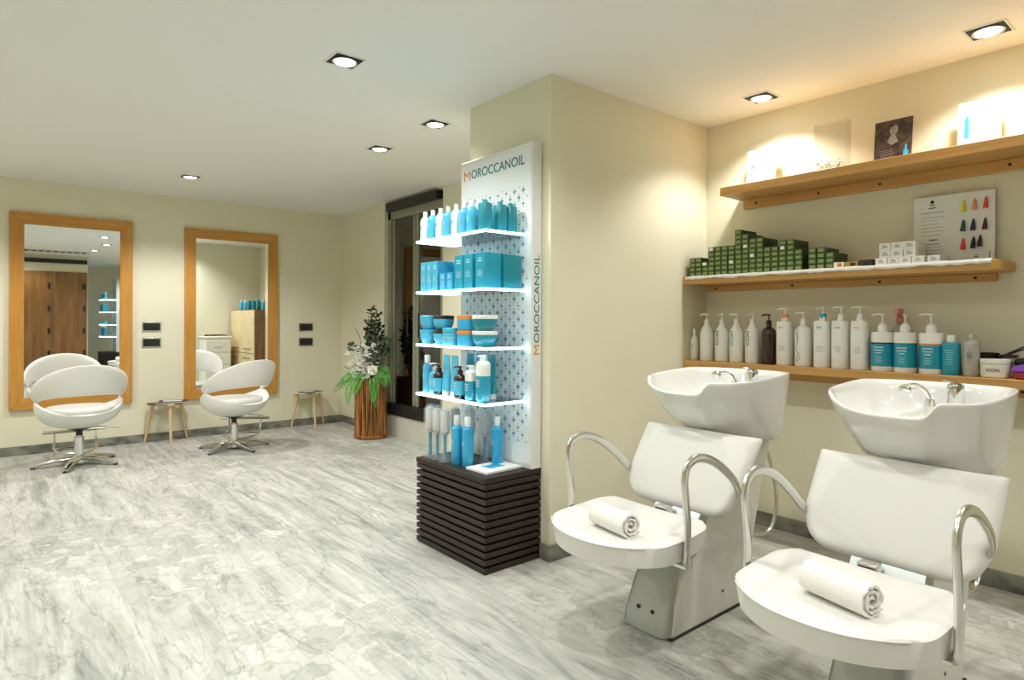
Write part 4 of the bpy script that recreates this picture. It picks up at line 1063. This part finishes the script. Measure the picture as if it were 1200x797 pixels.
st = thing('shampoo_bottle', 'flat-sided teal bottle with white cap right of the three tubs', 'bottle', (3.462, .936, ZB), 0, GP)
b = bm_new(); lathe(b, [(.034, 0), (.037, .005), (.037, .145), (.033, .152), (.016, .153)], 24, p=3.2, sx=.7); bd = obj('bottle_body', b, M['teal'], st, sharp=50); small_text(bd, -.0262, 0, .115, .035, 7, M['paleink'], .002, .011)
b = bm_new(); lathe(b, [(.017, .153), (.017, .183), (.015, .186)], 18); obj('cap', b, M['white'], st)
sv = bottle_round('silver_spray_can', .192, .033, 'silverbottle', 'silverbottle', .022, .016, 'silver grey can between the teal bottle and the white jar', group=None, shoulder=.024, ink='ink'); sv.location = (3.462, .857, ZB)
text('lettering', 'ICON', M['greyink'], sv.children[0], (-.0342, 0, .09), (0, 0, 1), (0, 1, 0), .07, .012, .0006)
bowl = thing('tint_bowl', 'black tint bowl behind the silver can and white jar', 'bowl', (3.578, .84, ZB))
b = bm_new(); lathe(b, [(.040, 0), (.044, .004), (.058, .06), (.064, .105), (.061, .105), (.055, .06), (.040, .008), (.01, .006)], 30); obj('bowl_body', b, M['black'], bowl)
b = bm_new(); box(b, (-.03, -.13, .085), (.02, -.07, .10)); obj('bowl_grip', b, M['black'], bowl, bevel=.004)
for k, (dy, dz) in enumerate(((-.235, .175), (-.205, .150))):
    t = thing('tint_brush', 'thin black tint brush sticking out of the bowl, %s one' % ('upper', 'lower')[k], 'brush', (3.578, .84, ZB), 0, 'tint brushes in the bowl')
    b = bm_new(); tube(b, [(.0, .02, .03 + k * .005), (-.01, dy * .5, .03 + (dz - .03) * .6), (-.02, dy, dz)], lambda s: .0045 - .0015 * s, 8, 4); obj('handle', b, M['black'], t)
    b = bm_new(); box(b, (-.01, .015, .012), (.012, .045, .034)); obj('bristles', b, M['black'], t)
bx = thing('black_case', 'low black case lying at the right end of the bottom shelf behind the jar', 'case', (3.575, .64, ZB))
b = bm_new(); box(b, (-.06, -.12, 0), (.06, .07, .055)); obj('case_bottom', b, M['black'], bx, bevel=.006); b = bm_new(); box(b, (-.062, -.122, .056), (.062, .072, .085)); obj('case_lid', b, M['black'], bx, bevel=.008)
b = bm_new(); box(b, (-.067, -.04, .045), (-.0615, -.01, .068)); obj('clasp', b, M['darkmetal'], bx)
ij = jar('cream_jar', .054, .083, 'cream', 'white', 'white cream jar with dark red lettering at the right end of the bottom shelf', (3.455, .767, ZB), group=None)
text('lettering', 'ICON', M['sw_maroon'], ij.children[0], (-.0548, -.004, .035), (0, -1, 0), (0, 0, 1), .048, .013, .0012)
pb_ = thing('detangling_brush', 'purple and red egg-shaped hairbrush lying at the right end of the bottom shelf', 'hairbrush', (3.445, .655, ZB), .2)
b = bm_new(); lathe(b, [(.035, .03), (.047, .032), (.050, .040), (.044, .052), (.026, .062), (.004, .065)], 28, sx=.8, sy=1.05); obj('purple_shell', b, M['purple'], pb_)
b = bm_new(); lathe(b, [(.030, 0), (.044, .006), (.048, .018), (.047, .029)], 28, sx=.8, sy=1.05); obj('red_base', b, M['red'], pb_)

# ------------------------------------------------------------------ backwash units
def outline(a, fx, bx_, hy):
    """Basin outline radius vector in plan for angle a (0 = back, pi = front)."""
    ca, sa = math.cos(a), math.sin(a); p = 2.7
    k = (abs(ca) ** p + abs(sa) ** p) ** (-1 / p)
    return (ca * k * (bx_ if ca > 0 else fx), sa * k * hy)
def make_unit(yc, label):
    t = thing('backwash_unit', label, 'wash unit', (0, yc, 0), 0, 'backwash chairs with white basins')
    # --- ceramic basin
    cx_ = 2.56; fx, bx_, hy = .335, .325, .262; n = 128
    def rim(a, ca, y):
        x = ca
        z = 1.000 + .022 * max(0, min(1, (x + .25) / .4)) ** 1 - .006 * max(0, x - .15) / .15
        # neck notch in the front
        if x < -.10:
            lim = .135 if y < 0 else .215
            s = max(0.0, 1 - (abs(y) / lim) ** (9 if y < 0 else 2.2))
            z -= .052 * s ** .8
        else: z += .0
        return z
    b = bm_new(); rings = []
    zb = .715
    outer = [(.10, 0.0), (.34, .0), (.46, .03), (.58, .14), (.72, .36), (.85, .60), (.945, .80), (.99, .92), (1.006, .965), (.998, 1.0), (.965, 1.0)]
    innr = [(.935, .965), (.91, .86), (.86, .66), (.74, .50), (.50, .42), (.20, .40), (.05, .395)]
    for (f, v) in outer + innr:
        ring = []
        for i in range(n):
            a = 2 * PI * i / n; ox, oy = outline(a, fx, bx_, hy); zr = rim(a, ox, oy)
            s_ = min(1, max(0, (math.cos(a) + 1.0) / 1.9)); s_ = s_ * s_ * (3 - 2 * s_)
            g = f + (1 - (1 - f) * .24 - f) * s_ if (f, v) in outer else f
            z_b = zb + .048 * (1 - s_)
            ring.append(b.verts.new((cx_ + ox * g, oy * (g if (f, v) not in outer else g + (1 - g) * .12), z_b + (zr - z_b) * v)))
        rings.append(ring)
    for p_, q_ in zip(rings, rings[1:]):
        for i in range(n): b.faces.new((p_[i], p_[(i + 1) % n], q_[(i + 1) % n], q_[i]))
    b.faces.new(rings[0][::-1]); b.faces.new(rings[-1])
    bas = obj('basin', b, M['ceramic'], t, sharp=80, subsurf=1)
    # neck underside taper down to the body
    b = bm_new(); rr = []
    for z, x0, x1, w in ((.62, 2.56, 2.78, .10), (.68, 2.52, 2.80, .125), (.72, 2.48, 2.81, .14), (.76, 2.46, 2.80, .15)):
        ring = []
        for i in range(32):
            a = 2 * PI * i / 32; k = (abs(math.cos(a)) ** 3 + abs(math.sin(a)) ** 3) ** (-1 / 3)
            ring.append(b.verts.new(((x0 + x1) / 2 + math.cos(a) * k * (x1 - x0) / 2, math.sin(a) * k * w, z)))
        rr.append(ring)
    for p_, q_ in zip(rr, rr[1:]):
        for i in range(32): b.faces.new((p_[i], p_[(i + 1) % 32], q_[(i + 1) % 32], q_[i]))
    b.faces.new(rr[0][::-1]); b.faces.new(rr[-1]); obj('basin_support', b, M['ceramic'], t, sharp=60)
    b = bm_new(); lathe(b, [(.022, .0), (.022, .004), (.012, .006)], 20, c=(cx_ + .08, 0, .828)); obj('drain', b, M['chrome'], bas)
    # --- taps
    b = bm_new(); lathe(b, [(.030, .895), (.030, .925), (.027, .965), (.029, 1.005), (.024, 1.020), (.008, 1.026)], 24, c=(2.755, -.055, 0)); mx = obj('mixer_tap', b, M['chrome'], bas)
    b = bm_new(); tube(b, [(2.755, -.055, 1.018), (2.74, -.045, 1.030), (2.715, -.03, 1.034)], lambda s: .011 - .004 * s, 10, 4, sy=.5); obj('tap_lever', b, M['chrome'], mx)
    b = bm_new(); lathe(b, [(.020, .86), (.020, .93), (.016, .958)], 20, c=(2.745, .025, 0)); hs = obj('shower_holder', b, M['chrome'], bas)
    b = bm_new(); tube(b, [(2.745, .025, .955), (2.735, .040, .988), (2.715, .060, 1.006), (2.69, .082, 1.004)], lambda s: .0095 + .002 * s, 12, 6); sh = obj('shower_handle', b, M['chrome'], bas)
    b = bm_new(); lathe(b, [(.012, 0.012), (.020, .004), (.022, -.012), (.018, -.018), (.002, -.02)], 18, mtx=Matrix.Translation((2.683, .088, .998)) @ Matrix.Rotation(.5, 4, 'Y')); obj('shower_rose', b, M['chrome'], sh)
    # --- body: curved column, steel front, painted sides
    def col_profile():
        front = catmull([(2.15, 0, .285), (2.18, 0, .36), (2.24, 0, .45), (2.34, 0, .58), (2.46, 0, .70), (2.54, 0, .78)], 5)
        back = catmull([(2.80, 0, .75), (2.79, 0, .66), (2.72, 0, .48), (2.66, 0, .30), (2.62, 0, .15), (2.60, 0, .004)], 5)
        return [(p.x, p.z) for p in front], [(p.x, p.z) for p in back]
    fr, bk = col_profile()
    b = bm_new(); prism(b, [(2.045, .004), (2.075, .12), (2.11, .20), (2.15, .285)] + fr[1:] + bk, -.122, .105, 'y'); obj('column_panel', b, M['bodywhite'], t, bevel=.008, sharp=30)
    # steel shroud: wraps the front with rounded corners
    b = bm_new(); rings = []
    for z, x0, w in ((.004, 2.012, .100), (.06, 2.024, .099), (.16, 2.066, .093), (.24, 2.104, .086), (.292, 2.13, .082)):
        ring = []; rc = .055
        pts = [(x0 + .13, -w - .018), (x0 + .09, -w - .020), (x0 + rc, -w - .020)]
        for k in range(1, 7): a = PI / 2 * k / 6; pts.append((x0 + rc * (1 - math.sin(a)), -w - .020 + rc * (1 - math.cos(a))))
        pts += [(x0, 0), (x0 + .002, w - .012), (x0 + .012, w + .004), (x0 + .03, w + .010), (x0 + .13, w + .010)]
        rings.append([b.verts.new((px_, py_, z)) for px_, py_ in pts])
    m_ = len(rings[0])
    for p_, q_ in zip(rings, rings[1:]):
        for i in range(m_): b.faces.new((p_[i], p_[(i + 1) % m_], q_[(i + 1) % m_], q_[i]))
    b.faces.new(rings[0][::-1]); b.faces.new(rings[-1]); shroud = obj('steel_shroud', b, M['steel'], t, sharp=50)
    for yy in (.035, -.035):
        b = bm_new(); lathe(b, [(.0085, 0), (.0085, .002), (.005, .003)], 12, mtx=Matrix.Translation((2.033, yy, .085)) @ Matrix.Rotation(-PI / 2 , 4, 'Y')); obj('bolt_cover', b, M['rubber'], shroud)
    b = bm_new(); prism(b, [(2.035, 0), (2.62, 0), (2.62, .006), (2.03, .006)], -.127, .112, 'y'); obj('base_gasket', b, M['rubber'], t)
    b = bm_new()
    for xx, zz in ((2.62, .60), (2.20, .33), (2.40, .10)): lathe(b, [(.006, 0), (.006, .002)], 10, mtx=Matrix.Translation((xx, -.1225, zz)) @ Matrix.Rotation(PI / 2, 4, 'X'))
    obj('panel_bolt', b, M['darkmetal'], t)
    # steel cover under the backrest
    b = bm_new(); prism(b, [(2.135, .29), (2.165, .36), (2.225, .45), (2.30, .54), (2.36, .56), (2.30, .45), (2.2, .29)], -.124, .108, 'y'); obj('steel_cover', b, M['steel'], t, bevel=.006)
    b = bm_new(); box(b, (2.17, .0, .40), (2.215, .06, .47)); obj('seat_link', b, M['satin'], t, bevel=.004)
    # --- seat cushion: bowed front, gently dished, sides swept up at the back
    b = bm_new(); NU, NV = 22, 26; top, bot = {}, {}
    for i in range(NU + 1):
        u = i / NU
        for j in range(NV + 1):
            v = -1 + 2 * j / NV; av = abs(v)
            xf_ = 1.735 - .100 * (1 - av ** 2.4)
            xb = 2.16 - .05 * av ** 3
            x = xf_ + (xb - xf_) * u
            hw = .262 + .014 * math.sin(PI * u) - .012 * max(0, .2 - u) / .2
            if u > .8: hw -= .05 * ((u - .8) / .2) ** 2
            if u < .14: hw -= .016 * (1 - u / .14) ** 2
            z = .468 + .010 * av ** 3 * (0.3 + u) - .014 * (1 - av ** 2) * math.sin(PI * min(1, u * 1.1)) + .018 * max(0, u - .55) * av ** 2
            e = min(1, min(u, 1 - u) * 14, (1 - av) * 12)
            z -= .010 * (1 - e) ** 2
            top[i, j] = b.verts.new((x, v * hw, z))
            bot[i, j] = b.verts.new((x + .012 * (1 - u) , v * hw * (.975 if av > .95 else 1), .385 - .012 * math.sin(PI * u) + .006 * av + .03 * u * av ** 2))
    for i in range(NU):
        for j in range(NV):
            b.faces.new((top[i, j], top[i + 1, j], top[i + 1, j + 1], top[i, j + 1])); b.faces.new((bot[i, j], bot[i, j + 1], bot[i + 1, j + 1], bot[i + 1, j]))
    for j in range(NV):
        b.faces.new((top[0, j], top[0, j + 1], bot[0, j + 1], bot[0, j])); b.faces.new((top[NU, j + 1], top[NU, j], bot[NU, j], bot[NU, j + 1]))
    for i in range(NU):
        b.faces.new((top[i + 1, 0], top[i, 0], bot[i, 0], bot[i + 1, 0])); b.faces.new((top[i, NV], top[i + 1, NV], bot[i + 1, NV], bot[i, NV]))
    seat = obj('seat', b, M['whiteleather'], t, sharp=50)
    b = bm_new()
    pts = []
    for j in range(NV + 1):
        v = -1 + 2 * j / NV; av = abs(v); pts.append((1.735 - .100 * (1 - av ** 2.4) - .001, v * .236, .460 + .003 * av ** 3))
    tube(b, pts, .0022, 6); obj('piping', b, M['whiteleather'], seat)
    b = bm_new(); box(b, (1.88, -.08, .345), (2.16, .08, .372)); box(b, (1.80, -.02, .35), (1.86, .02, .384)); obj('seat_bracket', b, M['steel'], t, bevel=.003)
    b = bm_new(); box(b, (1.92, -.27, .352), (1.96, .27, .366)); obj('seat_crossbar', b, M['satin'], t, bevel=.002)
    # --- backrest: padded shield with corners folded back
    b = bm_new(); NU, NV = 20, 28; F, K = {}, {}
    for i in range(NU + 1):
        u = i / NU                                       # 0 bottom .. 1 top
        for j in range(NV + 1):
            v = -1 + 2 * j / NV; av = abs(v)
            hw = .222 + .062 * min(1, u / .35) ** .6 if u < .35 else .284 + .006 * (u - .35)
            if u < .18: hw *= (1 - .10 * (1 - u / .18) ** 2)
            zz = .463 + .315 * u - .018 * (1 - u) * (1 - av ** 2) + .004 * (1 - av) * u
            x = 2.235 + .120 * u ** 1.15 + .025 * (1 - (2 * u - 1) ** 2) * 0
            x += .012 * (1 - av ** 2)                 # gentle hollow across
            fold = max(0, av * 1.0 + .50 * u - 1.06)
            x += fold * .17
            zz -= fold * .02
            y = v * hw
            e = min(1, (1 - av) * 14 + .15, min(u, 1 - u) * 12 + .15)
            nx, nz = -.88, .47
            th = .052 * e ** .5
            F[i, j] = b.verts.new((x + nx * th * .5, y, zz + nz * th * .5)); K[i, j] = b.verts.new((x - nx * th * .5, y, zz - nz * th * .5))
    for i in range(NU):
        for j in range(NV):
            b.faces.new((F[i, j], F[i, j + 1], F[i + 1, j + 1], F[i + 1, j])); b.faces.new((K[i, j], K[i + 1, j], K[i + 1, j + 1], K[i, j + 1]))
    for j in range(NV):
        b.faces.new((F[0, j], K[0, j], K[0, j + 1], F[0, j + 1])); b.faces.new((F[NU, j + 1], K[NU, j + 1], K[NU, j], F[NU, j]))
    for i in range(NU):
        b.faces.new((F[i + 1, 0], K[i + 1, 0], K[i, 0], F[i, 0])); b.faces.new((F[i, NV], K[i, NV], K[i + 1, NV], F[i + 1, NV]))
    obj('backrest', b, M['whiteleather'], t, sharp=60, subsurf=1)
    # --- chrome arms
    for s in (-1, 1):
        Y = s * .290
        b = bm_new(); P = [(1.96, s * .255, .372), (1.92, s * .278, .378), (1.897, Y, .41), (1.900, Y, .52), (1.888, Y, .62), (1.882, Y, .69), (1.905, Y, .74), (1.97, Y, .755), (2.07, Y, .725), (2.18, Y, .655), (2.25, s * .280, .590), (2.285, s * .262, .555)]
        tube(b, P, .0125, 12, 6, sx=1.35 , sy=.75, up=(0, s, 0), p=2.4); obj('armrest', b, M['satin'], t)
    # --- hose behind
    b = bm_new(); tube(b, [(2.80, -.05, .74), (2.86, -.085, .60), (2.90, -.10, .42), (2.875, -.10, .29), (2.80, -.09, .25), (2.68, -.06, .27)], .009, 10, 8); obj('water_hose', b, M['satin'], t)
    return t
make_unit(1.595, 'white backwash chair and basin nearer the pillar, the left of the two')
make_unit(.785, 'white backwash chair and basin in the right foreground, the nearer of the two')

# rolled towels on the seats
def make_towel(x, y, z, rz, label, L_=.20, r=.047):
    t = thing('rolled_towel', label, 'towel', (x, y, z + r), rz, 'rolled towels on the wash seats')
    b = bm_new(); prof = []
    turns = 2.9; n = 90
    for k in range(n + 1):
        u = k / n; a = u * turns * 2 * PI; rad_ = .006 + (r - .010) * min(1, u * 1.08) ** .9
        prof.append((math.cos(a) * rad_, math.sin(a) * rad_))
    A = []
    for (px_, pz_) in prof:
        A.append([b.verts.new((px_, yy + (.004 * math.sin(px_ * 300) if abs(yy) > L_ / 2 - .001 else 0), pz_)) for yy in (-L_ / 2, -L_ / 2 + .004, -L_ / 4, 0, L_ / 4, L_ / 2 - .004, L_ / 2)])
    for p_, q_ in zip(A, A[1:]):
        for k in range(6): b.faces.new((p_[k], p_[k + 1], q_[k + 1], q_[k]))
    obj('towel_roll', b, M['towel'], t, solid=.0078, sharp=60, bevel=.0018)
    return t
make_towel(1.805, 1.565, .4575, math.radians(-10), 'white rolled towel on the seat of the left wash unit')
make_towel(1.835, .760, .4575, math.radians(-14), 'white rolled towel on the seat of the right wash unit')

# ------------------------------------------------------------------ world, camera, view
w = bpy.data.worlds.new('world'); bpy.context.scene.world = w; w.use_nodes = True
w.node_tree.nodes['Background'].inputs[0].default_value = (.9, .95, 1, 1); w.node_tree.nodes['Background'].inputs[1].default_value = .3
cd = bpy.data.cameras.new('camera'); cam = bpy.data.objects.new('camera', cd); C.objects.link(cam)
yaw, roll = .8774, .0041
F_ = Vector((math.cos(yaw), math.sin(yaw), 0)); R_ = Vector((math.sin(yaw), -math.cos(yaw), 0)); U_ = Vector((0, 0, 1))
R2 = R_ * math.cos(roll) + U_ * math.sin(roll); U2 = U_ * math.cos(roll) - R_ * math.sin(roll)
mt = Matrix((R2, U2, -F_)).transposed().to_4x4(); mt.translation = (0, 0, 1.25); cam.matrix_world = mt
cd.sensor_fit = 'HORIZONTAL'; cd.sensor_width = 36; cd.lens = 731.26 / 1200 * 36
cd.shift_y = -(398.5 - 375.91) / 1200; cd.clip_start = .05
sc = bpy.context.scene; sc.camera = cam
sc.view_settings.view_transform = 'Standard'; sc.view_settings.look = 'None'; sc.view_settings.gamma = 1
sc.view_settings.use_curve_mapping = False; sc.view_settings.exposure = 0.64
try:
    sc.cycles.use_denoising = True; sc.cycles.max_bounces = 10; sc.cycles.diffuse_bounces = 6; sc.cycles.glossy_bounces = 5; sc.cycles.transparent_max_bounces = 16
    sc.cycles.sample_clamp_indirect = 6; sc.cycles.caustics_reflective = False; sc.cycles.caustics_refractive = False
except Exception: pass
